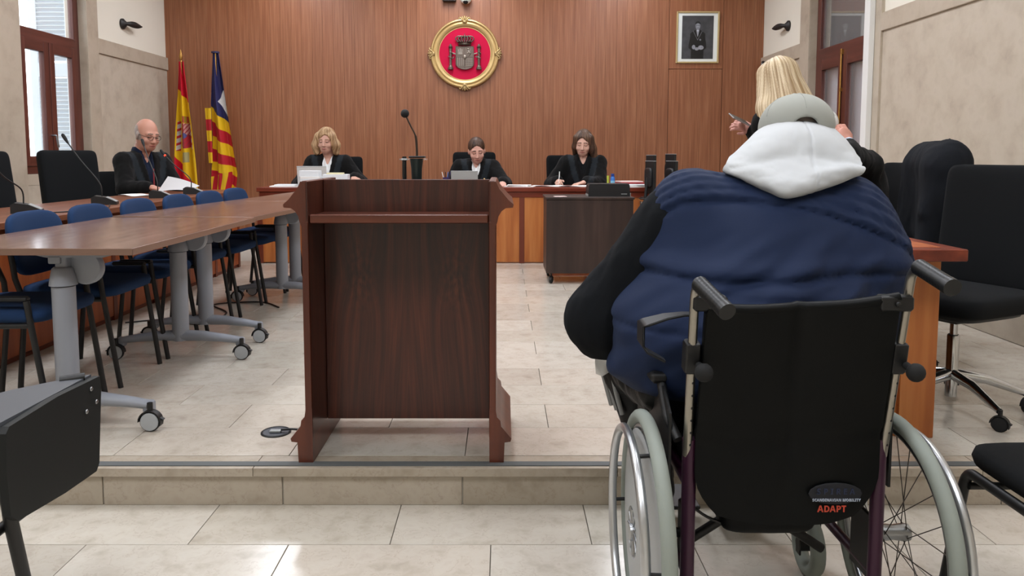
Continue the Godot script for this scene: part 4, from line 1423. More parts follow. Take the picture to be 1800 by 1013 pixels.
func crest() -> void:
	var o := thing("crest", "round gilt-framed crest with pewter coat of arms on red cloth", "emblem", V(-0.505, 2.405, -10.2))
	var fl := Transform3D(Basis(Vector3.RIGHT, PI / 2), Vector3.ZERO)
	var g := G.new()
	g.t = fl
	part("frame", g.lathe([Vector2(0.335, 0.0), Vector2(0.43, 0.0), Vector2(0.447, 0.012), Vector2(0.45, 0.03), Vector2(0.438, 0.052), Vector2(0.425, 0.056), Vector2(0.413, 0.048), Vector2(0.408, 0.034), Vector2(0.40, 0.034), Vector2(0.385, 0.044), Vector2(0.365, 0.04), Vector2(0.348, 0.026), Vector2(0.342, 0.018), Vector2(0.335, 0.018)], 96), M.gold, o, "moulded gilt ring")
	g = G.new()
	g.t = fl
	part("backing", g.lathe([Vector2(0.0, 0.0), Vector2(0.338, 0.0), Vector2(0.338, 0.014), Vector2(0.0, 0.014)], 64), M.red_felt, o, "crimson cloth disc")
	for i in 4:   # acanthus ornaments
		var a := PI / 2 * i
		var b := Basis(Vector3.BACK, a)
		var q := G.new()
		q.t = Transform3D(b, Vector3.ZERO)
		q.ball(V(0, 0.452, 0.045), V(0.016, 0.034, 0.02))
		q.ball(V(0, 0.405, 0.05), V(0.026, 0.02, 0.016))
		for s: float in [-1.0, 1.0]:
			q.tube(smooth_path([V(0.006 * s, 0.40, 0.05), V(0.03 * s, 0.43, 0.056), V(0.052 * s, 0.455, 0.05), V(0.07 * s, 0.452, 0.045), V(0.066 * s, 0.437, 0.05)]), 0.010, 8)
			q.tube(smooth_path([V(0.01 * s, 0.42, 0.05), V(0.022 * s, 0.452, 0.05), V(0.034 * s, 0.472, 0.045)]), 0.008, 8)
		part("ornament", q, M.gold_old, o)
	# crown
	var c := G.new()
	c.t = Transform3D(Basis.from_scale(V(1, 1, 0.35)), V(0, 0.0, 0.03))
	c.lathe([Vector2(0.0, 0.105), Vector2(0.082, 0.105), Vector2(0.086, 0.115), Vector2(0.084, 0.135), Vector2(0.09, 0.142), Vector2(0.0, 0.142)], 32)
	var cr := part("crown", c, M.pewter, o)
	for i in 7:
		var x := (i - 3) / 3.0
		part("crown_arch", G.new().tube(smooth_path([V(x * 0.085, 0.14, 0.045), V(x * 0.118, 0.19, 0.05), V(x * 0.075, 0.222, 0.048), V(x * 0.01, 0.208, 0.04)]), 0.0085, 7).ball(V(x * 0.085, 0.152, 0.058), V(0.010, 0.012, 0.01), 10, 6), M.pewter, cr)
	part("crown_cap", G.new().ball(V(0, 0.175, 0.025), V(0.092, 0.04, 0.022)), M.red_felt_dark, cr)
	part("orb", G.new().ball(V(0, 0.222, 0.045), V(0.013, 0.014, 0.013)).box(V(0, 0.243, 0.045), V(0.006, 0.026, 0.006), 0.001).box(V(0, 0.246, 0.045), V(0.018, 0.006, 0.006), 0.001), M.pewter, cr)
	# shield
	var sp := PackedVector2Array([Vector2(-0.115, 0.09), Vector2(0.115, 0.09), Vector2(0.115, -0.13)])
	for i in 13:
		var a := PI * i / 12.0
		sp.append(Vector2(cos(a) * 0.115, -0.13 - sin(a) * 0.072))
	var sh := part("shield", G.new().prism(sp, 0.014, 0.034), M.pewter, o)
	var rim: Array = []
	for p in sp:
		rim.append(V(p.x, p.y, 0.036))
	part("shield_rim", G.new().tube(rim, 0.0065, 6, true), M.pewter, sh)
	part("quarter_line", G.new().box(V(0, -0.05, 0.036), V(0.006, 0.29, 0.006), 0.002).box(V(0, -0.045, 0.036), V(0.225, 0.006, 0.006), 0.002), M.pewter, sh)
	var cs := G.new()   # castle
	cs.box(V(-0.058, 0.005, 0.037), V(0.06, 0.04, 0.012), 0.002)
	for x in [-0.08, -0.058, -0.036]:
		cs.box(V(x, 0.035 + (0.012 if x == -0.058 else 0.0), 0.037), V(0.016, 0.04, 0.012), 0.002)
	part("castle", cs, M.silver_old, sh)
	var ln := G.new()   # lion
	ln.ball(V(0.058, 0.018, 0.038), V(0.018, 0.034, 0.009), 10, 8, Basis(Vector3.BACK, 0.4))
	ln.ball(V(0.045, 0.055, 0.04), V(0.014, 0.014, 0.010), 10, 8)
	ln.tube([V(0.05, 0.03, 0.04), V(0.028, 0.04, 0.04)], 0.005, 6)
	ln.tube([V(0.055, 0.012, 0.04), V(0.03, 0.012, 0.04)], 0.005, 6)
	ln.tube([V(0.068, -0.01, 0.04), V(0.05, -0.03, 0.04)], 0.006, 6)
	ln.tube(smooth_path([V(0.07, 0.0, 0.04), V(0.092, 0.02, 0.04), V(0.085, 0.055, 0.04), V(0.098, 0.068, 0.04)]), 0.0045, 6)
	part("lion", ln, M.silver_old, sh)
	var pl := G.new()
	for i in 4:
		pl.box(V(-0.094 + i * 0.025, -0.105, 0.036), V(0.009, 0.11, 0.007), 0.001)
	part("pales", pl, M.silver_old, sh)
	var ch := G.new()
	for i in 4:
		ch.box(V(0.058, -0.07 - i * 0.028, 0.036), V(0.09, 0.006, 0.006), 0.001)
		ch.box(V(0.024 + i * 0.023, -0.11, 0.036), V(0.005, 0.10, 0.006), 0.001)
	part("chains", ch, M.silver_old, sh)
	part("centre_oval", G.new().ball(V(0, -0.045, 0.036), V(0.024, 0.03, 0.012)), M.silver_old, sh)
	for s: float in [-1.0, 1.0]:   # pillars with ribbon
		var p := G.new()
		p.t = Transform3D(Basis.IDENTITY, V(0.185 * s, 0, 0.034))
		p.lathe([Vector2(0.0, -0.205), Vector2(0.036, -0.205), Vector2(0.036, -0.185), Vector2(0.028, -0.178), Vector2(0.026, -0.16), Vector2(0.017, -0.15), Vector2(0.017, 0.065), Vector2(0.026, 0.075), Vector2(0.028, 0.09), Vector2(0.02, 0.096), Vector2(0.014, 0.115), Vector2(0.0, 0.127)], 16)
		var pm := part("pillar", p, M.pewter, o)
		var rb: Array = []
		for i in 25:
			var a := i / 24.0 * TAU * 1.3
			rb.append(V(0.185 * s + cos(a) * 0.024, -0.07 + i / 24.0 * 0.09, 0.034 + sin(a) * 0.024))
		rb.push_front(V(0.14 * s, -0.04, 0.04))
		part("ribbon", G.new().tube(rb, 0.0065, 6), M.silver_old, pm)
		part("ribbon", G.new().box(V(0.14 * s, 0.0, 0.036), V(0.05, 0.016, 0.008), 0.002, Basis(Vector3.BACK, 0.3 * s)), M.silver_old, pm)

func portrait_texture() -> ImageTexture:   # black and white photograph of a standing man in dark dress with a chain of office
	var w := 160
	var h := 216
	var im := Image.create(w, h, false, Image.FORMAT_RGB8)
	var fn := FastNoiseLite.new()
	fn.seed = 5
	fn.frequency = 0.02
	for y in h:
		for x in w:
			var u := (x + 0.5) / w - 0.5
			var v := (y + 0.5) / h
			var c := 0.27 + fn.get_noise_2d(x, y) * 0.05
			var half := 0.0
			if v > 0.33:
				half = lerpf(0.10, 0.235, smoothstep(0.33, 0.42, v)) + 0.045 * smoothstep(0.45, 0.7, v) - 0.08 * smoothstep(0.74, 0.80, v)
			if absf(u - 0.0) < half:
				c = 0.075 + 0.03 * fn.get_noise_2d(x * 4.0, y * 1.5)
			if absf(u) < 0.05 - (v - 0.33) * 0.28 and v > 0.325 and v < 0.48:
				c = 0.62
			if absf(u) < 0.012 + maxf(0.0, 0.014 - absf(v - 0.345) * 1.2) and v > 0.335 and v < 0.36:
				c = 0.85
			var fx := u / 0.078
			var fy := (v - 0.235) / 0.088
			if fx * fx + fy * fy < 1.0:
				c = 0.60 - 0.10 * absf(fx) - 0.05 * fn.get_noise_2d(x * 5.0, y * 5.0)
				if absf(v - 0.225) < 0.008 and absf(absf(u) - 0.03) < 0.015:
					c = 0.25
				if absf(v - 0.285) < 0.006 and absf(u) < 0.026:
					c = 0.33
				if absf(u) < 0.008 and v > 0.23 and v < 0.262:
					c = 0.66
			var hx := u / 0.085
			var hy := (v - 0.19) / 0.062
			if hx * hx + hy * hy < 1.0 and v < 0.195 - 0.02 * cos(u * 25.0):
				c = 0.13
			var vline := 0.40 + 0.20 * (1.0 - absf(u) / 0.14)
			if absf(u) < 0.145 and absf(v - vline + 0.04) < 0.013 and v > 0.34:
				c = 0.42 + 0.2 * sin(u * 300.0)
			if pow((u - 0.085) / 0.03, 2.0) + pow((v - 0.555) / 0.022, 2.0) < 1.0:
				c = 0.5
			for q in [[-0.12, 0.725, 0.055, 0.052], [0.11, 0.735, 0.09, 0.05], [-0.02, 0.765, 0.07, 0.036]]:
				if pow((u - q[0]) / q[2], 2.0) + pow((v - q[1]) / q[3], 2.0) < 1.0:
					c = 0.58 + 0.1 * fn.get_noise_2d(x * 6.0, y * 6.0)
			im.set_pixel(x, y, Color(c * 0.98, c, c * 1.06))
	return ImageTexture.create_from_image(im)

func portrait() -> void:
	var o := thing("portrait", "framed black and white photograph of a standing man on the panelled wall", "picture", V(2.532, 2.615, -10.2))
	o.rotation_degrees.x = 1.5
	var W := 0.28
	var H := 0.333
	for s: float in [-1.0, 1.0]:
		part("frame", G.new().box(V((W - 0.011) * s, 0, 0.02), V(0.022, H * 2.0, 0.03), 0.006), M.frame_gold, o)
		part("frame", G.new().box(V(0, (H - 0.011) * s, 0.02), V(W * 2.0 - 0.044, 0.022, 0.03), 0.006), M.frame_gold, o)
	part("mat_board", G.new().box(V(0, 0, 0.012), V(W * 2.0 - 0.04, H * 2.0 - 0.04, 0.01), 0.0), mat("e9efed", 0.7), o)
	var ph := mat("ffffff", 0.35)
	ph.albedo_texture = portrait_texture()
	var g := G.new()
	var a := 0.205
	var b := 0.277
	g.quad(g.vert(V(-a, -b, 0.0185), Vector3.BACK, Vector2(0, 1)), g.vert(V(a, -b, 0.0185), Vector3.BACK, Vector2(1, 1)), g.vert(V(a, b, 0.0185), Vector3.BACK, Vector2(1, 0)), g.vert(V(-a, b, 0.0185), Vector3.BACK, Vector2(0, 0)))
	part("photograph", g, ph, o)

func flag_mesh(left: Array, right: Array, folds: float, ph: float) -> G:   # left/right: Vector3(x, y, _) lists from the top down, relative to the pole
	var rows := []
	var m := 48
	for i in m + 1:
		var f := i / float(m) * (left.size() - 1)
		var k := mini(int(f), left.size() - 2)
		var l: Vector2 = (left[k] as Vector2).lerp(left[k + 1], f - k)
		var r: Vector2 = (right[k] as Vector2).lerp(right[k + 1], f - k)
		var row := []
		var amp := 0.012 + 0.038 * minf(1.0, i / float(m) * 2.0)
		for j in 41:
			var q := j / 40.0
			var bl := q + 0.03 * sin(q * folds * TAU + ph) * sin(q * PI)
			var p := l.lerp(r, bl)
			row.append(V(p.x, p.y, amp * sin(q * folds * TAU + ph + i * 0.02) + 0.012 * sin(q * 23.0 + i * 0.13)))
		rows.append(row)
	return G.new().sheet(rows, 0.003)

func flags() -> void:
	var w := 192
	var h := 512
	# national flag: red, yellow with arms, red, hanging in folds
	var a := Image.create(w, h, false, Image.FORMAT_RGB8)
	var red := Color("c31a2c")
	var yel := Color("e4b81f")
	for y in h:
		for x in w:
			var u := (x + 0.5) / w
			var v := (y + 0.5) / h
			var c := yel
			if v < 0.236 + 0.062 * u or v > 0.70 + 0.29 * u:
				c = red
			var ex := (u - 0.48) / 0.46
			var ey := (v - 0.565) / 0.088
			var sx := absf(ex)
			if sx < 0.62 and ey > -1.0 and ey < 1.0 - 0.5 * sx * sx:   # shield quarters
				c = Color("c9938a") if (ex > 0.0) != (ey > 0.0) else Color("b5303a")
				if fposmod(ex * 3.1 + ey * 1.7, 0.6) < 0.2 or sx > 0.55 or absf(ex) < 0.05 or absf(ey) < 0.07:
					c = Color("9c3540")
				if ex * ex + ey * ey < 0.05:
					c = Color("55568a")
			elif sx > 0.72 and sx < 0.95 and absf(ey) < 1.15:   # pillars
				c = Color("c8c3b8") if fposmod(ey + ex * 0.6, 0.55) > 0.2 else Color("b8323a")
			elif sx < 0.5 and ey > -1.62 and ey < -1.05:   # crown
				c = Color("a08030") if fposmod(ex * 4.0, 1.0) > 0.35 else Color("b04038")
			elif ey > 1.3 and ey < 2.1 and sx < 0.3:
				c = Color("a9a070")
			a.set_pixel(x, y, c)
	var fa := cloth_print(a)
	var o := thing("national_flag", "red and yellow flag with coat of arms on a pole by the left corner", "flag", V(-4.10, 0, -9.9))
	part("pole", G.new().tube([V(0.0, 0.03, 0), V(0.0, 2.28, 0)], 0.013, 10), M.brass, o)
	part("finial", G.new().lathe([Vector2(0.0, 2.26), Vector2(0.016, 2.265), Vector2(0.016, 2.28), Vector2(0.012, 2.285), Vector2(0.024, 2.33), Vector2(0.014, 2.38), Vector2(0.0, 2.425)], 14), M.brass, o)
	part("base", G.new().lathe([Vector2(0.0, 0.002), Vector2(0.15, 0.002), Vector2(0.15, 0.02), Vector2(0.05, 0.05), Vector2(0.025, 0.09), Vector2(0.0, 0.09)], 24), M.brass, o)
	var lf := [Vector2(-0.03, 2.27), Vector2(-0.045, 1.9), Vector2(-0.075, 1.45), Vector2(-0.11, 0.98), Vector2(-0.14, 0.57)]
	var rf := [Vector2(0.035, 2.27), Vector2(0.085, 1.82), Vector2(0.125, 1.45), Vector2(0.16, 1.0), Vector2(0.185, 0.55)]
	part("cloth", flag_mesh(rf, lf, 2.0, 0.6).mirror_u(), fa, o)
	# regional flag: blue canton with white castle, red and yellow bars falling diagonally
	var b := Image.create(w, h, false, Image.FORMAT_RGB8)
	for y in h:
		for x in w:
			var u := (x + 0.5) / w
			var v := (y + 0.5) / h
			var s := v - 0.115 * u
			var c := Color("2c2a55")
			if s > 0.352:
				var k := int((s - 0.352) / 0.078)
				c = Color("dfb31c") if k % 2 == 0 else Color("b3222e")
				if v > 0.80 and u < 0.75:
					c = Color("d9ad22") if int(u * 7.0 + v * 3.0) % 2 == 0 else Color("b3222e")
			elif u > 0.50 and v > 0.245 and v < 0.42 and u - 0.50 > (0.33 - v) * 3.4 and u - 0.5 > (v - 0.32) * 4.2:
				c = Color("d8d6d4")
			b.set_pixel(x, y, c)
	var fb := cloth_print(b)
	var q := thing("regional_flag", "blue, red and yellow striped flag on a pole beside the national flag", "flag", V(-3.66, 0, -9.9))
	part("pole", G.new().tube([V(0, 0.03, 0), V(0, 2.38, 0)], 0.013, 10), M.brass, q)
	part("pole_cap", G.new().lathe([Vector2(0.0, 2.375), Vector2(0.05, 2.375), Vector2(0.05, 2.395), Vector2(0.0, 2.4)], 16), mat("2a2a52", 0.6), q)
	part("base", G.new().lathe([Vector2(0.0, 0.002), Vector2(0.15, 0.002), Vector2(0.15, 0.02), Vector2(0.05, 0.05), Vector2(0.025, 0.09), Vector2(0.0, 0.09)], 24), M.brass, q)
	var l2 := [Vector2(-0.04, 2.375), Vector2(-0.07, 2.0), Vector2(-0.085, 1.75), Vector2(-0.07, 1.35), Vector2(-0.085, 1.0), Vector2(-0.11, 0.76), Vector2(-0.11, 0.56)]
	var r2 := [Vector2(0.045, 2.375), Vector2(0.09, 2.05), Vector2(0.125, 1.75), Vector2(0.165, 1.42), Vector2(0.20, 1.10), Vector2(0.235, 0.84), Vector2(0.20, 0.56)]
	part("cloth", flag_mesh(r2, l2, 1.5, 2.2).mirror_u(), fb, q)
	var c2 := Image.create(16, 128, false, Image.FORMAT_RGB8)
	for y in 128:
		for x in 16:
			c2.set_pixel(x, y, Color("dfb31c") if int(y / 25.6) % 2 == 0 else Color("b3222e"))
	var rows := []
	for i in 13:
		var y := 1.68 - i * 0.058
		var row := []
		for j in 5:
			row.append(V(-0.06 - 0.0125 * j * (1.6 - i * 0.05), y, 0.05 + 0.014 * sin(j * 1.4)))
		rows.append(row)
	part("cloth_fold", G.new().sheet(rows, 0.003), cloth_print(c2), q)

func cloth_print(im: Image) -> StandardMaterial3D:
	var m := mat("ffffff", 0.55, 0, null, Vector3.ONE, false, 0.35)
	m.albedo_texture = ImageTexture.create_from_image(im)
	m.backlight_enabled = true
	m.backlight = Color(0.12, 0.12, 0.12)
	return m

func gooseneck(label: String, at: Vector3, turn: float, tip: Vector3, lit := false) -> void:   # conference microphone on the left desk; tip is given in the scene
	var o := thing("desk_microphone", label, "microphone", at, turn, "gooseneck microphones on the left desk")
	part("base", G.new().prism(PackedVector2Array([Vector2(-0.07, 0.0), Vector2(0.085, 0.0), Vector2(0.085, 0.018), Vector2(0.02, 0.05), Vector2(-0.05, 0.062), Vector2(-0.07, 0.05)]), -0.06, 0.06), M.black, o)
	part("key_panel", G.new().box(V(0.05, 0.0365, 0.0), V(0.07, 0.004, 0.10), 0.001, Basis(Vector3.BACK, -0.46)), M.silver, o)
	var q: Vector3 = o.transform.affine_inverse() * tip
	var a := V(-0.01, 0.055, 0)
	var pts := smooth_path([a, a + V(0, 0.07, 0) + (q - a) * 0.05, a.lerp(q, 0.55) + V(0, 0.02, 0), a.lerp(q, 0.9)])
	part("neck", G.new().tube(pts, 0.0042, 8), M.black, o)
	var d := (q - a).normalized()
	part("tip", G.new().tube([a.lerp(q, 0.88), a.lerp(q, 0.9) + d * 0.01, q - d * 0.02, q + d * 0.012, q + d * 0.02], [0.006, 0.009, 0.012, 0.011, 0.004], 12), M.rubber, o)
	if lit:
		part("light_ring", G.new().tube([a.lerp(q, 0.875), a.lerp(q, 0.9)], 0.0095, 12), M.red_glow, o, "glowing red ring")

func stack(label: String, at: Vector3, sizes: Array, m: Array, called := "document_stack", cat := "documents", turn := 0.0, names: Array = []) -> void:   # sheets or bound files lying on each other
	var o := thing(called, label, cat, at, turn)
	var y := 0.0
	rng.seed = int(at.x * 1000.0) + 7
	for i in sizes.size():
		var s: Vector3 = sizes[i]
		part(names[i] if i < names.size() else "file", G.new().box(V(rng.randf_range(-0.012, 0.012), y + s.y * 0.5, rng.randf_range(-0.01, 0.01)), s, 0.0015, Basis(Vector3.UP, rng.randf_range(-0.09, 0.09))), m[i % m.size()], o)
		y += s.y

func sheet_of_paper(label: String, at: Vector3, turn: float, w := 0.21, h := 0.297) -> void:
	var rows := []
	for i in 7:
		var row := []
		for j in 7:
			row.append(V((j / 6.0 - 0.5) * w, 0.002 + 0.004 * sin(i * 0.9 + j * 0.5) + 0.004, (i / 6.0 - 0.5) * h))
		rows.append(row)
	rows.reverse()
	solo("paper_sheet", G.new().sheet(rows, 0.001), M.paper, label, "paper", at, turn)

func laptop(label: String, at: Vector3, turn: float, w: float, h: float, m: Material, lean := 0.25) -> void:   # seen from the back of its lid
	var o := thing("laptop", label, "laptop", at, turn)
	part("base", G.new().box(V(0, 0.01, -0.12), V(w, 0.018, 0.23), 0.004), m, o)
	part("lid", G.new().box(V(0, 0.018 + h * 0.5, 0.012), V(w, h, 0.008), 0.003, Basis(Vector3.RIGHT, lean)), m, o)
	part("lid_edge", G.new().box(V(0, 0.018 + h - 0.004, 0.012 + lean * h * 0.5), V(w + 0.003, 0.007, 0.011), 0.002, Basis(Vector3.RIGHT, lean)), M.silver, o)
	part("keyboard", G.new().box(V(0, 0.02, -0.12), V(w * 0.86, 0.003, 0.12), 0.001), M.black, o)

func desk_things() -> void:
	M.red_glow = mat("e05030", 0.4)
	M.red_glow.emission_enabled = true
	M.red_glow.emission = Color("ff4020")
	M.red_glow.emission_energy_multiplier = 0.8
	var T := 0.752
	gooseneck("gooseneck microphone at the left picture edge on the side desk", V(-2.78, T, -4.46), 25, V(-2.86, 1.04, -4.30))
	gooseneck("gooseneck microphone before the empty chair under the window", V(-2.72, T, -5.22), 20, V(-2.99, 1.215, -5.25))
	gooseneck("gooseneck microphone crossing the bald man's face", V(-2.70, T, -6.02), 20, V(-2.97, 1.205, -6.35))
	gooseneck("gooseneck microphone with a red ring beside the bald man's hand", V(-2.68, T, -6.62), 15, V(-2.97, 1.118, -6.70), true)
	solo("desk_cable", G.new().tube(smooth_path([V(-2.66, 0.757, -4.4), V(-2.56, 0.757, -4.5), V(-2.52, 0.77, -4.62), V(-2.46, 0.758, -4.72), V(-2.50, 0.757, -4.85), V(-2.62, 0.757, -5.1)]), 0.004, 6), M.black, "thin black microphone cable looping over the left desk edge", "cable")
	# judges' bench, left to right
	var J := 0.764
	stack("white papers lying on the left end of the bench", V(-2.22, J, -7.86), [V(0.30, 0.010, 0.21), V(0.21, 0.014, 0.16)], [M.paper, M.paper2], "document_stack", "documents", 6, ["sheaf", "sheaf"])
	laptop("laptop with pale lid before the blonde robed woman", V(-1.985, J, -7.98), 4, 0.30, 0.19, M.laptop_pale, 0.2)
	stack("tall pile of white bound files before the blonde robed woman", V(-1.945, J, -7.78), [V(0.20, 0.085, 0.17), V(0.19, 0.022, 0.16), V(0.195, 0.058, 0.16)], [M.paper2, M.paper, M.paper2])
	stack("lower pile of pale files beside the tall pile, near the blonde woman's sleeve", V(-1.695, J, -7.80), [V(0.28, 0.062, 0.18), V(0.25, 0.066, 0.17), V(0.16, 0.016, 0.10)], [M.paper, M.paper2, M.cream])
	laptop("grey laptop lid before the middle robed woman", V(-0.395, J, -7.80), -1, 0.272, 0.145, M.silver, 0.1)
	var cup := thing("pen_holder", "dark purple pen holder left of the grey laptop lid", "pen holder", V(-0.585, J, -7.86))
	part("cup", G.new().lathe([Vector2(0.0, 0.0), Vector2(0.032, 0.0), Vector2(0.036, 0.095), Vector2(0.032, 0.095), Vector2(0.029, 0.01), Vector2(0.0, 0.01)], 18), M.purple_plastic, cup)
	for i in 4:
		var a := i * 1.7
		part("pen", G.new().tube([V(cos(a) * 0.012, 0.015, sin(a) * 0.012), V(cos(a) * 0.045, 0.15, sin(a) * 0.035)], 0.004, 6), [M.purple_plastic, M.black, M.white, M.blue_plastic][i], cup)
	var bell := thing("desk_bell", "small golden bell right of the grey laptop lid", "bell", V(-0.195, J, -7.82))
	part("dome", G.new().lathe([Vector2(0.0, 0.012), Vector2(0.042, 0.012), Vector2(0.044, 0.03), Vector2(0.034, 0.055), Vector2(0.014, 0.068), Vector2(0.0, 0.07)], 18), M.gold, bell)
	part("base", G.new().lathe([Vector2(0.0, 0.0), Vector2(0.04, 0.0), Vector2(0.038, 0.012), Vector2(0.0, 0.012)], 18), M.gold_old, bell)
	part("button", G.new().ball(V(0, 0.077, 0), V(0.009, 0.01, 0.009), 10, 8), M.gold, bell)
	stack("loose white papers on the bench right of the lectern", V(0.165, J, -7.83), [V(0.30, 0.008, 0.20), V(0.21, 0.009, 0.17), V(0.24, 0.003, 0.16)], [M.paper, M.paper2], "document_stack", "documents", -8, ["sheaf", "sheaf", "sheaf"])
	sheet_of_paper("white sheet under the hand of the woman who writes", V(0.72, J, -7.90), 84)
	sheet_of_paper("white sheet beside the black device on the bench", V(0.455, J, -7.93), 80)
	var bo := thing("glue_bottle", "blue bottle with pale cap beside the red folders", "bottle", V(1.125, J, -7.92))
	part("body", G.new().lathe([Vector2(0.0, 0.0), Vector2(0.021, 0.0), Vector2(0.023, 0.006), Vector2(0.023, 0.085), Vector2(0.017, 0.10), Vector2(0.0, 0.10)], 18), M.blue_plastic, bo)
	part("cap", G.new().lathe([Vector2(0.015, 0.098), Vector2(0.017, 0.10), Vector2(0.017, 0.13), Vector2(0.0, 0.132)], 16), M.blue_dark, bo)
	part("label_band", G.new().lathe([Vector2(0.0236, 0.028), Vector2(0.0236, 0.06)], 18), M.cyan_label, bo)
	var hl := thing("marker_pen", "yellow-green marker standing left of the blue bottle", "pen", V(1.078, J, -7.93))
	part("barrel", G.new().tube([V(0, 0, 0), V(0, 0.075, 0)], 0.011, 10), M.lime, hl)
	part("pen_cap", G.new().tube([V(0, 0.075, 0), V(0, 0.11, 0)], 0.012, 10), M.lime, hl)
	stack("pile of red folders with papers on the bench", V(1.30, J, -7.95), [V(0.26, 0.016, 0.20), V(0.25, 0.012, 0.19), V(0.25, 0.015, 0.2), V(0.24, 0.012, 0.19)], [M.red_card, M.paper, M.red_card, M.pink_paper], "folder_pile", "folders", 10, ["folder", "sheaf", "folder", "sheaf"])
	stack("flat stack of white papers in front of the red folders", V(1.36, J, -7.725), [V(0.26, 0.02, 0.17), V(0.24, 0.008, 0.16)], [M.paper, M.paper2], "document_stack", "documents", -4, ["sheaf", "sheaf"])
	# black device on the cabinet
	var dv := thing("document_scanner", "black box-shaped device on top of the rolling cabinet", "device", V(0.90, 0.735, -6.62))
	part("case", G.new().prism(PackedVector2Array([Vector2(-0.18, 0.0), Vector2(0.178, 0.0), Vector2(0.172, 0.095), Vector2(0.165, 0.102), Vector2(-0.168, 0.102), Vector2(-0.175, 0.095)]), -0.1, 0.1), M.device, dv)
	part("lid", G.new().box(V(0, 0.105, 0), V(0.34, 0.006, 0.19), 0.002), M.black, dv)
	part("marking", G.new().box(V(0.125, 0.022, 0.1005), V(0.05, 0.006, 0.001), 0.0), M.silver, dv)
	part("foot", G.new().span(V(-0.182, 0.0, -0.1), V(-0.172, 0.02, 0.1), 0.002).span(V(0.172, 0.0, -0.1), V(0.182, 0.03, 0.1), 0.002), M.silver, dv)
	solo("paper_note", G.new().box(V(0, 0.002, 0), V(0.10, 0.004, 0.08), 0.001), M.pink_paper, "pale pink note on the left of the cabinet top", "paper", V(0.48, 0.735, -6.50), 10)
	# screens on a stand at the bench's right end
	var st := thing("screen_table", "small metal-edged table right of the bench carrying the black screens", "table", V(1.55, 0, -7.34))
	part("table_top", G.new().box(V(0, 0.655, 0), V(0.44, 0.02, 0.5), 0.004), M.black, st)
	part("metal_edge", G.new().box(V(0, 0.655, 0.252), V(0.465, 0.022, 0.006), 0.002).box(V(-0.232, 0.655, 0), V(0.006, 0.022, 0.5), 0.002), M.chrome, st)
	for q in [[-0.2, 0.2], [0.2, 0.2], [-0.2, -0.2], [0.2, -0.2]]:
		part("leg", G.new().tube([V(q[0], 0.0, q[1]), V(q[0], 0.645, q[1])], 0.012, 8), M.chrome, st)
	var k := 0
	for q in [[1.43, -7.46, 78.0, 0.37, 1.085, "far left black computer screen, seen from behind, of the four beside the bench"], [1.385, -7.24, 76.0, 0.31, 1.03, "near left black computer screen with a white sticker beside the bench"], [1.62, -7.46, 76.0, 0.39, 1.095, "far right tall black computer screen beside the bench"], [1.585, -7.24, 74.0, 0.33, 1.03, "near right black computer screen next to the blue vest"]]:
		var s := thing("computer_screen", q[5], "screen", V(q[0], 0.665, q[1]), -q[2], "black computer screens at the bench end")
		var hh: float = q[3]
		var cy: float = q[4] - 0.665 - hh * 0.5
		part("housing", G.new().box(V(0, cy, 0), V(0.19, hh, 0.03), 0.006), M.black, s)
		part("back_shell", G.new().pad(V(0, cy, 0.02), V(0.07, hh * 0.3, 0.02), 0.5, 0.4, 0.0, 20, 8), M.device, s)
		part("display", G.new().box(V(0, cy, -0.0155), V(0.17, hh - 0.02, 0.002), 0.0), M.black_gloss, s)
		part("top_edge", G.new().box(V(0, cy + hh * 0.5, 0), V(0.19, 0.005, 0.028), 0.001), M.silver, s)
		part("stand", G.new().tube([V(0, 0.01, 0.05), V(0, cy, 0.03)], 0.016, 8).box(V(0, 0.008, 0.03), V(0.12, 0.014, 0.11), 0.005), M.black, s)
		if k == 1:
			part("sticker", G.new().box(V(-0.06, cy + 0.0, 0.0158), V(0.02, 0.07, 0.001), 0.0), M.white, s)
		k += 1
	# floor socket by the lectern
	var fs := thing("floor_socket", "round black floor socket with a cable left of the lectern foot", "socket", V(-0.895, 0.0, -2.94))
	part("ring", G.new().lathe([Vector2(0.05, 0.0), Vector2(0.058, 0.0), Vector2(0.058, 0.004), Vector2(0.054, 0.007), Vector2(0.05, 0.004)], 28), M.black, fs)
	part("cover", G.new().lathe([Vector2(0.0, 0.001), Vector2(0.05, 0.001), Vector2(0.05, 0.0035), Vector2(0.0, 0.0035)], 28), M.socket, fs)
	part("plug", G.new().box(V(0.0, 0.008, 0.005), V(0.045, 0.01, 0.022), 0.003), M.silver, fs)
	part("cable", G.new().tube(smooth_path([V(0.02, 0.012, 0), V(0.06, 0.014, 0.0), V(0.10, 0.008, -0.01), V(0.155, 0.005, -0.03)]), 0.0045, 8), M.black, fs)
	solo("floor_cable", G.new().tube(smooth_path([V(-2.45, 0.006, -4.9), V(-2.2, 0.006, -5.0), V(-1.95, 0.006, -4.85), V(-1.9, 0.006, -5.2), V(-2.1, 0.006, -5.5), V(-1.8, 0.006, -5.6), V(-1.6, 0.006, -5.4)]), 0.005, 6), M.black, "black cable lying on the floor under the wheeled tables", "cable")

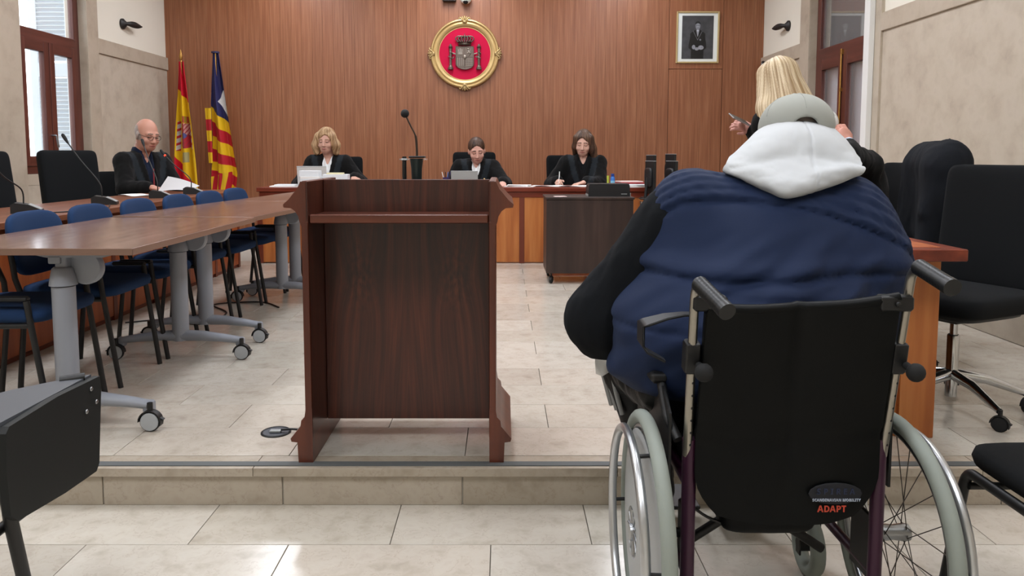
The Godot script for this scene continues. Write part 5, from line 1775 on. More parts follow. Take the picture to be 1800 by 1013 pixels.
class HeadSdf extends Sdf:
	var back := Transform3D.IDENTITY
	var skin := Color("c08f79")
	var lip := Color("a4605a")
	var brow := Color("5a4030")
	var stubble := false
	var fn := FastNoiseLite.new()
	func paint(p: Vector3) -> Color:
		var q := back * p
		var c := skin
		var ax := absf(q.x)
		if q.z > 0.03:
			if ax < 0.026 and absf(q.y + 0.064) < 0.0085 - ax * 0.18:
				c = lip if absf(q.y + 0.0645) > 0.0014 else lip.darkened(0.35)
			elif ax > 0.011 and ax < 0.05 and absf(q.y - 0.034 + pow(ax - 0.028, 2.0) * 7.0) < 0.0042:
				c = brow
			elif ax > 0.016 and ax < 0.047 and absf(q.y - 0.004 - pow(ax - 0.031, 2.0) * 9.0) < 0.0030:
				c = Color("2e211c")
		if stubble and q.y > -0.035 and (q.z < 0.035 - maxf(q.y, 0.0) * 0.9) and q.y < 0.075 + fn.get_noise_3d(q.x * 300.0, q.y * 300.0, q.z * 300.0) * 0.02:
			c = skin.lerp(Color("8f8a85"), 0.8)
		return c.srgb_to_linear()

	func head(tr: Transform3D, ears := true, male := false) -> void:
		t = tr
		back = tr.affine_inverse()
		painted = true
		fn.frequency = 1.0
		ell(V3(0, 0.035, -0.018), V3(0.078, 0.098, 0.098), 0.03)
		ell(V3(0, -0.03, 0.022), V3(0.066, 0.085, 0.074), 0.035)
		ell(V3(0, -0.082, 0.046), V3(0.036 if not male else 0.044, 0.032, 0.036), 0.03)
		cap(V3(-0.04, 0.028, 0.074), V3(0.04, 0.028, 0.074), 0.013, 0.013, 0.02)
		for s: float in [-1.0, 1.0]:
			ell(V3(0.032 * s, 0.008, 0.103), V3(0.02, 0.013, 0.016), 0.012, Basis.IDENTITY, true)
			ell(V3(0.0315 * s, 0.006, 0.077), V3(0.0155, 0.0125, 0.013), 0.004)
			ell(V3(0.043 * s, -0.03, 0.066), V3(0.022, 0.02, 0.018), 0.02)
			ell(V3(0.011 * s, -0.034, 0.098), V3(0.009, 0.007, 0.010), 0.008)
			if ears:
				ell(V3(0.079 * s, -0.004, -0.008), V3(0.010, 0.032, 0.020), 0.010, Basis(Vector3.UP, 0.35 * s))
		cap(V3(0, 0.016, 0.090), V3(0, -0.028, 0.108), 0.0085, 0.0125, 0.014)
		ell(V3(0, -0.060, 0.087), V3(0.023, 0.0065, 0.010), 0.008)
		ell(V3(0, -0.0705, 0.085), V3(0.020, 0.0065, 0.010), 0.008)
		cap(V3(0, -0.06, -0.02), V3(0, -0.19, -0.045), 0.052 if not male else 0.06, 0.058 if not male else 0.068, 0.03)
		t = Transform3D.IDENTITY

	func V3(x: float, y: float, z: float) -> Vector3:
		return Vector3(x, y, z)

	func hand(tr: Transform3D, side: float, curl: float) -> void:   # wrist at the origin, fingers along +z, back of the hand +y, thumb towards side * x
		t = tr
		ell(V3(0.0, 0.0, 0.048), V3(0.041, 0.016, 0.052), 0.012)
		cap(V3(0, 0, -0.04), V3(0, 0, 0.02), 0.026, 0.026, 0.02)
		var xs := [0.030, 0.010, -0.010, -0.029]
		var ls := [0.072, 0.080, 0.075, 0.058]
		for i in 4:
			var a := V3(xs[i] * side, 0.002, 0.088 - absf(i - 1.2) * 0.004)
			var l: float = ls[i]
			var c1 := curl * (1.0 + 0.12 * i)
			var b := a + V3(0.0, -sin(c1), cos(c1)) * l * 0.5
			var c2 := c1 * 2.0
			var d := b + V3(0.0, -sin(c2), cos(c2)) * l * 0.28
			var c3 := c1 * 2.8
			var e := d + V3(0.0, -sin(c3), cos(c3)) * l * 0.24
			cap(a - V3(0, 0, 0.03), b, 0.0095, 0.0088, 0.006)
			cap(b, d, 0.0088, 0.0080, 0.003)
			cap(d, e, 0.0080, 0.0068, 0.003)
		var ta := V3(0.026 * side, -0.006, 0.012)
		var tb := V3(0.050 * side, -0.014, 0.046)
		var tc := V3(0.054 * side, -0.024, 0.078)
		cap(ta, tb, 0.014, 0.0105, 0.012)
		cap(tb, tc, 0.0105, 0.0082, 0.003)
		t = Transform3D.IDENTITY

class HairSdf extends Sdf:
	var back := Transform3D.IDENTITY
	var c0 := Color("6b4c34")
	var c1 := Color("8d6a4a")
	var depth := 0.004
	var fn := FastNoiseLite.new()
	func start(tr: Transform3D, a: Color, b: Color) -> void:
		t = tr
		back = tr.affine_inverse()
		c0 = a
		c1 = b
		bumpy = true
		painted = true
		fn.seed = 21
		fn.frequency = 1.0
		fn.fractal_octaves = 2
	func disp(p: Vector3) -> float:
		var q := back * p
		var an := atan2(q.x, q.z + 0.02)
		return depth * fn.get_noise_3d(sin(an) * 6.5, q.y * 2.0, cos(an) * 6.5)
	func paint(p: Vector3) -> Color:
		var q := back * p
		var an := atan2(q.x, q.z + 0.02)
		var f := clampf(0.5 + 1.3 * fn.get_noise_3d(sin(an) * 11.0 + 7.0, q.y * 1.6, cos(an) * 11.0), 0.0, 1.0)
		return c0.lerp(c1, f).srgb_to_linear()

class RobeSdf extends Sdf:
	var fn := FastNoiseLite.new()
	var amp := 0.010
	var dye := Color("0f1214")
	var satin := Color("24292c")
	var banded := false
	var vee := 0.2
	var shy := 1.0
	func paint(p: Vector3) -> Color:
		var ax := absf(p.x) - 0.012 * sin(p.y * 9.0)
		var inner := 0.014 + maxf(0.0, p.y - (shy - vee)) * 0.30
		if banded and p.z > 0.0 and ax > inner and ax < inner + 0.062 and p.y > 0.62:
			return satin.srgb_to_linear()
		return dye.srgb_to_linear()
	func folds(sd: int, a := 0.010) -> void:
		bumpy = true
		amp = a
		fn.seed = sd
		fn.frequency = 1.0
	func disp(p: Vector3) -> float:
		return amp * fn.get_noise_3d(p.x * 17.0, p.y * 4.5, p.z * 17.0)

func elbow(s: Vector3, w: Vector3, pole: Vector3, a := 0.30, b := 0.27) -> Vector3:
	var d := w - s
	var l := minf(d.length(), (a + b) * 0.985)
	var dir := d.normalized()
	var x := (a * a - b * b + l * l) / (2.0 * l)
	var h := sqrt(maxf(a * a - x * x, 0.0))
	var q := (pole - dir * pole.dot(dir)).normalized()
	return s + dir * x + q * h

func hand_frame(w: Vector3, towards: Vector3, up: Vector3) -> Transform3D:
	var z := towards.normalized()
	var x := up.cross(z).normalized()
	return Transform3D(Basis(x, z.cross(x), z), w)

func head_frame(at: Vector3, pitch: float, yaw: float, roll: float, s: float) -> Transform3D:
	return Transform3D(Basis(Vector3.UP, deg_to_rad(yaw)) * Basis(Vector3.RIGHT, deg_to_rad(pitch)) * Basis(Vector3.BACK, deg_to_rad(roll)) * Basis.from_scale(Vector3.ONE * s), at)

# A person in a robe: facing +z at the root, which stands on the floor under the seat.
func robed(label: String, at: Vector3, turn: float, P: Dictionary) -> Node3D:
	var o := thing("person", label, "person", at, turn, P.get("group", ""))
	var inv := o.transform.affine_inverse()
	var hf: Transform3D = P.head
	var sh: float = P.sh
	var sw: float = P.get("sw", 0.17)
	var ln: float = P.get("lean", 0.06)
	var male: bool = P.get("male", false)
	var stand: bool = P.get("stand", false)
	var shs := [V(-sw, sh, ln), V(sw, sh, ln)]
	var tilt: float = P.get("tilt", 0.0)
	shs[0].y -= tilt
	shs[1].y += tilt
	var wr := []
	var el := []
	for i in 2:
		var w: Vector3 = inv * (P.wrists[i] as Vector3)
		wr.append(w)
		el.append(elbow(shs[i], w, P.get("poles", [V(-0.8, -1.0, -0.3), V(0.8, -1.0, -0.3)])[i]))
	# body: torso, arms, hands, neck and head in one mesh
	var b := HeadSdf.new()
	b.skin = Color(P.get("skin", "c49480"))
	b.lip = b.skin.lerp(Color("9c4a48"), 0.55)
	b.brow = Color(P.get("brow", "6b4c38"))
	b.stubble = P.get("stubble", false)
	b.head(hf, P.get("ears", true), male)
	var g := G.new()
	g.tinted = true
	b.into(g, P.get("fine", 0.0036))
	var tb := HeadSdf.new()
	tb.skin = b.skin
	tb.painted = true
	tb.cap(V(0, sh + 0.06, ln - 0.01), V(0, sh - 0.1, ln - 0.02), 0.055, 0.09, 0.05)
	tb.ell(V(0, sh - 0.22, ln * 0.6), V(0.15, 0.26, 0.10), 0.05)
	tb.ell(V(0, 0.56 if not stand else 0.98, 0.0), V(0.16, 0.13, 0.12), 0.06)
	for i in 2:
		tb.cap(shs[i], el[i], 0.045, 0.038, 0.03)
		tb.cap(el[i], wr[i], 0.036, 0.026, 0.02)
		var s := -1.0 if i == 0 else 1.0
		if stand:
			tb.cap(V(0.09 * s, 0.92, 0), V(0.09 * s, 0.5, 0.01), 0.075, 0.05, 0.03)
			tb.cap(V(0.09 * s, 0.5, 0.01), V(0.09 * s, 0.06, -0.02), 0.048, 0.032, 0.02)
		else:
			tb.cap(V(0.09 * s, 0.52, 0), V(0.10 * s, 0.52, 0.40), 0.07, 0.052, 0.03)
			tb.cap(V(0.10 * s, 0.52, 0.40), V(0.10 * s, 0.08, 0.36), 0.05, 0.035, 0.02)
	tb.back = Transform3D(Basis.IDENTITY, V(0, 99, 0))
	tb.into(g, 0.016)
	for i in 2:
		var hs := HeadSdf.new()
		hs.skin = b.skin
		hs.painted = true
		hs.back = Transform3D(Basis.IDENTITY, V(0, 99, 0))
		var fr: Array = P.hands[i]
		hs.hand(hand_frame(wr[i], inv.basis * (fr[0] as Vector3), inv.basis * (fr[1] as Vector3)), 1.0 if i == 0 else -1.0, fr[2])
		hs.into(g, 0.0048)
	part("body", g, M.skin, o, P.get("body_label", ""))
	# shirt
	if P.has("shirt"):
		var st := Sdf.new()
		st.ell(V(0, sh - 0.17, ln * 0.7 + 0.004), V(0.165, 0.25, 0.128), 0.03)
		st.cap(V(0, sh + 0.035 + P.get("collar", 0.0), ln - 0.015), V(0, sh - 0.03, ln + 0.0), 0.068 + P.get("collar", 0.0) * 0.4, 0.10, 0.03)
		st.cap(V(0, sh + 0.075, ln + 0.055), V(0, sh - 0.09, ln + 0.12), 0.042, 0.012, 0.01, true)
		st.cap(V(0, sh + 0.14 + P.get("collar", 0.0), ln - 0.02), V(0, sh + 0.03, ln), 0.057 + P.get("collar", 0.0) * 0.35, 0.05, 0.008, true)
		var sg := G.new()
		st.into(sg, 0.010)
		part("shirt", sg, P.shirt, o)
	# robe
	var r := RobeSdf.new()
	r.folds(int(at.x * 100.0) + 50)
	r.ell(V(0, sh - 0.20, ln * 0.6), V(sw + 0.05, 0.30, 0.155), 0.06)
	r.cap(shs[0], shs[1], 0.072, 0.072, 0.07)
	r.cap(V(0, sh + 0.035, ln - 0.035), V(0, sh - 0.02, ln - 0.03), 0.075, 0.11, 0.05)
	if stand:
		r.ell(V(0, 0.95, 0), V(0.2, 0.25, 0.16), 0.06)
		r.cap(V(0, 0.9, 0), V(0, 0.25, 0.0), 0.18, 0.24, 0.08)
	else:
		r.ell(V(0, 0.56, 0.0), V(0.23, 0.17, 0.2), 0.06)
		for s: float in [-1.0, 1.0]:
			r.cap(V(0.10 * s, 0.54, 0.02), V(0.11 * s, 0.53, 0.42), 0.11, 0.085, 0.05)
			r.cap(V(0.11 * s, 0.53, 0.42), V(0.11 * s, 0.18, 0.38), 0.085, 0.10, 0.05)
	var wide: float = P.get("sleeve", 0.072)
	for i in 2:
		r.cap(shs[i], el[i], 0.078, 0.076, 0.05)
		r.cap(el[i], (el[i] as Vector3).lerp(wr[i], P.get("cover", 0.84)), 0.076, wide, 0.03)
	if not P.get("closed", false):   # open V at the neck
		r.cap(V(0, sh + 0.10, ln + 0.07), V(0, sh - P.get("vee", 0.24), ln + 0.175), 0.062, 0.012, 0.012, true)
	r.cap(V(0, sh + 0.16, ln - 0.01), V(0, sh + 0.05, ln), 0.064, 0.06, 0.01, true)
	r.painted = true
	r.banded = P.has("facing")
	r.shy = sh
	r.vee = P.get("vee", 0.24)
	var rg := G.new()
	rg.tinted = true
	r.into(rg, 0.0125)
	part("robe", rg, M.robe, o)
	if P.has("cuff"):
		for i in 2:
			var f := RobeSdf.new()
			f.folds(3, 0.006)
			var d: Vector3 = (wr[i] - el[i]).normalized()
			f.cap(wr[i] - d * 0.10, wr[i] - d * 0.012, 0.034, 0.040, 0.02)
			var fg := G.new()
			f.into(fg, 0.008)
			part("cuff", fg, P.cuff, o, "white lace cuff")
	# hair
	if P.has("hair"):
		var h := HairSdf.new()
		h.start(hf, Color(P.hc[0]), Color(P.hc[1]))
		hair_shape(h, P.hair)
		var hg := G.new()
		hg.tinted = true
		h.into(hg, 0.0058)
		part("hair", hg, M.hair, o)
	return o

func hair_shape(h: HairSdf, kind: String) -> void:
	match kind:
		"bob":
			h.ell(V(0, 0.052, -0.022), V(0.097, 0.106, 0.112), 0.03)
			h.ell(V(0, -0.03, -0.065), V(0.105, 0.11, 0.065), 0.04)
			for s: float in [-1.0, 1.0]:
				h.cap(V(0.078 * s, 0.065, 0.03), V(0.105 * s, -0.03, 0.018), 0.036, 0.044, 0.03)
				h.cap(V(0.105 * s, -0.03, 0.018), V(0.104 * s, -0.105, 0.01), 0.044, 0.034, 0.03)
			h.cap(V(0.03, 0.128, 0.045), V(-0.078, 0.06, 0.05), 0.028, 0.02, 0.02)
			h.ell(V(0.008, -0.022, 0.10), V(0.062, 0.108, 0.080), 0.012, Basis(Vector3.BACK, -0.12), true)
		"tied":
			h.ell(V(0, 0.046, -0.024), V(0.087, 0.096, 0.106), 0.02)
			h.ell(V(0, 0.03, -0.125), V(0.04, 0.04, 0.035), 0.02)
			h.ell(V(0, -0.028, 0.10), V(0.072, 0.110, 0.094), 0.014, Basis.IDENTITY, true)
			for s: float in [-1.0, 1.0]:
				h.ell(V(0.085 * s, -0.025, 0.0), V(0.03, 0.045, 0.04), 0.01, Basis.IDENTITY, true)
		"long":
			h.ell(V(0, 0.05, -0.022), V(0.094, 0.104, 0.11), 0.03)
			h.ell(V(0, -0.05, -0.07), V(0.10, 0.15, 0.06), 0.04)
			h.cap(V(0.075, 0.075, 0.025), V(0.098, -0.04, 0.01), 0.034, 0.040, 0.03)
			h.cap(V(0.098, -0.04, 0.01), V(0.135, -0.19, 0.0), 0.040, 0.038, 0.03)
			h.cap(V(0.135, -0.19, 0.0), V(0.15, -0.25, 0.01), 0.038, 0.015, 0.03)
			h.cap(V(-0.072, 0.075, 0.03), V(-0.085, -0.03, 0.01), 0.030, 0.026, 0.03)
			h.cap(V(-0.085, -0.03, 0.01), V(-0.085, -0.11, -0.02), 0.026, 0.022, 0.03)
			h.ell(V(-0.006, -0.026, 0.10), V(0.062, 0.112, 0.082), 0.012, Basis(Vector3.BACK, 0.1), true)
		"very_long":
			h.depth = 0.008
			h.ell(V(0, 0.045, -0.025), V(0.10, 0.108, 0.115), 0.03)
			h.cap(V(0, 0.04, -0.05), V(0, -0.26, -0.09), 0.105, 0.15, 0.05)
			for s: float in [-1.0, 1.0]:
				h.cap(V(0.07 * s, 0.06, 0.02), V(0.13 * s, -0.18, 0.0), 0.05, 0.065, 0.04)
				h.cap(V(0.13 * s, -0.18, 0.0), V(0.17 * s, -0.36, -0.02), 0.065, 0.06, 0.04)
			h.ell(V(0, -0.045, 0.13), V(0.062, 0.10, 0.085), 0.014, Basis.IDENTITY, true)
		"short_white":
			h.ell(V(0, 0.048, -0.026), V(0.085, 0.094, 0.102), 0.02)
			h.ell(V(0, -0.048, 0.085), V(0.085, 0.115, 0.10), 0.012, Basis.IDENTITY, true)
			h.ell(V(0, -0.09, -0.02), V(0.12, 0.06, 0.06), 0.01, Basis.IDENTITY, true)

func people() -> void:
	var down := V(0, -0.15, 1)
	# blonde woman at the bench
	robed("robed woman with a blonde bob at the left of the bench, eyes lowered", V(-1.93, 0, -8.55), 0, {
		"head": head_frame(V(-0.012, 1.228, 0.09), 6, -4, 0, 1.05), "sh": 1.005, "sw": 0.175, "lean": 0.04,
		"wrists": [V(-2.12, 0.80, -8.16), V(-1.60, 0.842, -8.19)], "hands": [[V(0.3, -0.1, 1), V(0, 1, 0), 0.25], [V(0.75, -0.2, 0.6), V(0.1, 1, 0.1), 0.25]],
		"skin": "c69a88", "brow": "8a6a4c", "hair": "bob", "hc": ["846444", "cbab84"], "shirt": M.shirt_white, "cuff": M.lace, "facing": true, "vee": 0.27, "group": "robed women at the bench"})
	robed("robed woman with dark hair tied back at the middle of the bench, head bowed", V(-0.30, 0, -8.55), 0, {
		"head": head_frame(V(0.008, 1.128, 0.13), 20, 6, 4, 1.06), "sh": 0.955, "sw": 0.18, "lean": 0.07,
		"wrists": [V(-0.46, 0.79, -8.20), V(-0.015, 0.795, -8.02)], "hands": [[V(0.4, -0.1, 1), V(0, 1, 0), 0.25], [V(0.1, -0.35, 1), V(-0.3, 1, 0.1), 0.35]],
		"skin": "d0a08f", "brow": "4a3428", "hair": "tied", "hc": ["2d1c13", "5b4130"], "shirt": M.shirt_white, "cuff": M.lace, "facing": true, "vee": 0.22, "group": "robed women at the bench"})
	robed("robed woman with long brown hair writing at the right of the bench", V(0.88, 0, -8.55), -4, {
		"head": head_frame(V(0.0, 1.205, 0.10), 14, -6, -3, 1.06), "sh": 1.0, "sw": 0.18, "lean": 0.06,
		"wrists": [V(0.585, 0.803, -8.19), V(0.86, 0.797, -8.08)], "hands": [[V(-0.1, 0.0, 1), V(-0.5, 1, 0), 0.55], [V(-0.9, -0.1, 0.45), V(0, 1, 0), 0.2]],
		"skin": "cfa592", "brow": "5a4434", "hair": "long", "hc": ["33221a", "70543f"], "shirt": M.black_fabric, "cuff": M.black_fabric, "facing": true, "vee": 0.24, "group": "robed women at the bench"})
	solo("writing_pen", G.new().tube([V(0, 0, 0), V(0.012, 0.075, -0.03), V(0.016, 0.13, -0.05)], [0.0015, 0.0045, 0.004], 8), M.white, "pale pen in the hand of the woman who writes", "pen", V(0.575, 0.782, -8.06))
	# bald man on the left
	var bm := robed("bald man in a black robe with glasses reading at the left desk", V(-3.42, 0, -7.22), 62, {
		"head": head_frame(V(0.0, 1.264, 0.13), 14, -4, -2, 1.15), "sh": 1.03, "sw": 0.205, "lean": 0.06, "male": true, "stubble": true,
		"wrists": [V(-3.12, 0.80, -6.79), V(-2.97, 0.80, -7.12)], "hands": [[V(1, -0.15, 0.15), V(0, 1, 0.1), 0.35], [V(1, -0.15, 0.2), V(0, 1, 0), 0.3]],
		"poles": [V(-0.5, -1.0, -0.3), V(0.5, -1.0, -0.3)], "collar": 0.05,
		"skin": "bd8a76", "brow": "6a5a50", "shirt": M.navy, "facing": true, "vee": 0.34, "sleeve": 0.062})
	var hl := head_frame(V(0.0, 1.264, 0.13), 14, -4, -2, 1.15)
	var gl := Node3D.new()
	gl.name = "glasses"
	bm.add_child(gl, true)
	gl.transform = hl
	for s: float in [-1.0, 1.0]:
		part("lens_rim", G.new().tube(arc(V(0.033 * s, 0.004, 0.103), Vector3.RIGHT, V(0, 0.72, 0), 0.023, 0, 345, 23), 0.0016, 6, true), M.black, gl)
		part("temple", G.new().tube([V(0.056 * s, 0.008, 0.102), V(0.077 * s, 0.012, 0.06), V(0.082 * s, 0.01, -0.01)], 0.0017, 6), M.black, gl)
	part("bridge", G.new().tube([V(-0.011, 0.008, 0.105), V(0, 0.012, 0.11), V(0.011, 0.008, 0.105)], 0.0016, 6), M.black, gl)
	part("zip_tab", G.new().box(V(0.0, 0.86, 0.205), V(0.012, 0.20, 0.008), 0.002), M.red_zip, bm)
	var rows := []
	for i in 9:
		var row := []
		for j in 9:
			var u := j / 8.0
			var v := i / 8.0
			row.append(V(-3.0 + 0.22 * u + 0.05 * v, 0.770 + 0.13 * v * (1.0 - 0.7 * u) + 0.012 * sin(u * 3.0), -6.66 - 0.10 * v - 0.14 * u))
		rows.append(row)
	rows.reverse()
	solo("held_papers", G.new().sheet(rows, 0.003), M.paper_soft, "white papers lifted in the hands of the bald man", "papers")
	sheet_of_paper("white sheet flat on the desk before the bald man", V(-3.02, 0.752, -6.36), 50)
	# robed lawyer on the right, mostly hidden
	robed("white-haired lawyer in a black robe with a hand at the face, behind the hood", V(2.20, 0, -4.66), -84, {
		"head": head_frame(V(0.0, 1.22, 0.31), 16, 4, 0, 0.98), "sh": 1.03, "sw": 0.20, "lean": 0.12, "male": true,
		"wrists": [V(1.95, 0.80, -4.9), V(2.00, 1.155, -4.48)], "hands": [[V(-1, -0.1, 0.2), V(0, 1, 0), 0.3], [V(-0.25, 1, -0.25), V(0.3, 0.2, 1), 0.6]],
		"poles": [V(-0.8, -1.0, -0.2), V(0.9, -0.5, 0.35)],
		"skin": "c9907f", "brow": "8a8580", "hair": "short_white", "fine": 0.0055, "hc": ["b9b9b6", "e2e2df"], "shirt": M.shirt_blue, "cuff": M.shirt_blue, "facing": true, "sleeve": 0.066, "cover": 0.50})
	# blonde woman standing beyond, holding a phone
	robed("standing woman with very long straight blonde hair seen from behind", V(1.87, 0, -5.22), -150, {
		"head": head_frame(V(0.0, 1.575, 0.05), 14, 4, 0, 1.05), "sh": 1.30, "sw": 0.13, "lean": 0.02, "stand": true,
		"poles": [V(0.1, -1, -0.2), V(0.2, -1, -0.2)], "wrists": [V(1.69, 1.275, -5.30), V(2.1, 1.0, -5.5)], "hands": [[V(-0.9, 0.2, 0.3), V(0.1, 0.3, 1), 0.62], [V(-1, 0.1, 0.0), V(0, 1, 0), 0.4]],
		"skin": "cf9c90", "brow": "8a6a4c", "hair": "very_long", "fine": 0.006, "hc": ["8f7654", "d9c8a8"], "closed": true, "sleeve": 0.045, "cover": 0.93})
	var ph := thing("mobile_phone", "thin phone held out by the blonde woman", "phone", V(1.585, 1.325, -5.20))
	ph.rotation = V(0.5, 0.25, -0.38)
	part("case", G.new().box(V(0, 0, 0), V(0.155, 0.009, 0.075), 0.003), M.phone, ph)
	part("screen", G.new().box(V(0, 0.0048, 0), V(0.145, 0.001, 0.068), 0.0), M.black_gloss, ph)
	seated_man()

class VestSdf extends Sdf:
	var fn := FastNoiseLite.new()
	func start() -> void:
		bumpy = true
		fn.seed = 31
		fn.frequency = 1.0
		fn.fractal_octaves = 2
	func disp(p: Vector3) -> float:
		var ys := 0.968 - 0.55 * (p.x - 0.58) * (p.x - 0.58)
		var s := p.y - ys
		if s > -0.03:
			s += maxf(0.0, -(p.z + 2.03)) * 0.8
		var d := 0.0
		if s > 0.0:   # quilted yoke
			d -= 0.007 * pow(sin(PI * fposmod(s, 0.037) / 0.037), 0.6)
			d += 0.003 * fn.get_noise_3d(p.x * 26.0 + s * 30.0, s * 8.0, 0.0)
		else:
			d -= 0.008 * (1.0 - exp(s * 30.0))
		d += 0.006 * exp(-pow(s / 0.008, 2.0))
		var y2 := 0.785 - 0.10 * (p.x - 0.60) * (p.x - 0.60) + 0.012 * sin(p.x * 8.0)
		d += 0.008 * exp(-pow((p.y - y2) / 0.009, 2.0)) - 0.006 * exp(-pow((p.y - y2 - 0.03) / 0.02, 2.0))
		var y4 := y2 - 0.055 - 0.12 * (p.x - 0.75)
		d += 0.010 * exp(-pow((p.y - y4) / 0.014, 2.0)) * smoothstep(0.45, 0.75, p.x)
		var y3 := 0.655 + 0.03 * (p.x - 0.5)
		d += 0.007 * exp(-pow((p.y - y3) / 0.008, 2.0)) * smoothstep(0.62, 0.45, p.x)
		var low := smoothstep(0.95, 0.78, p.y)
		d += low * 0.013 * fn.get_noise_3d(p.x * 3.0, p.y * 9.0 - p.x * 5.0, p.z * 4.0)
		return d

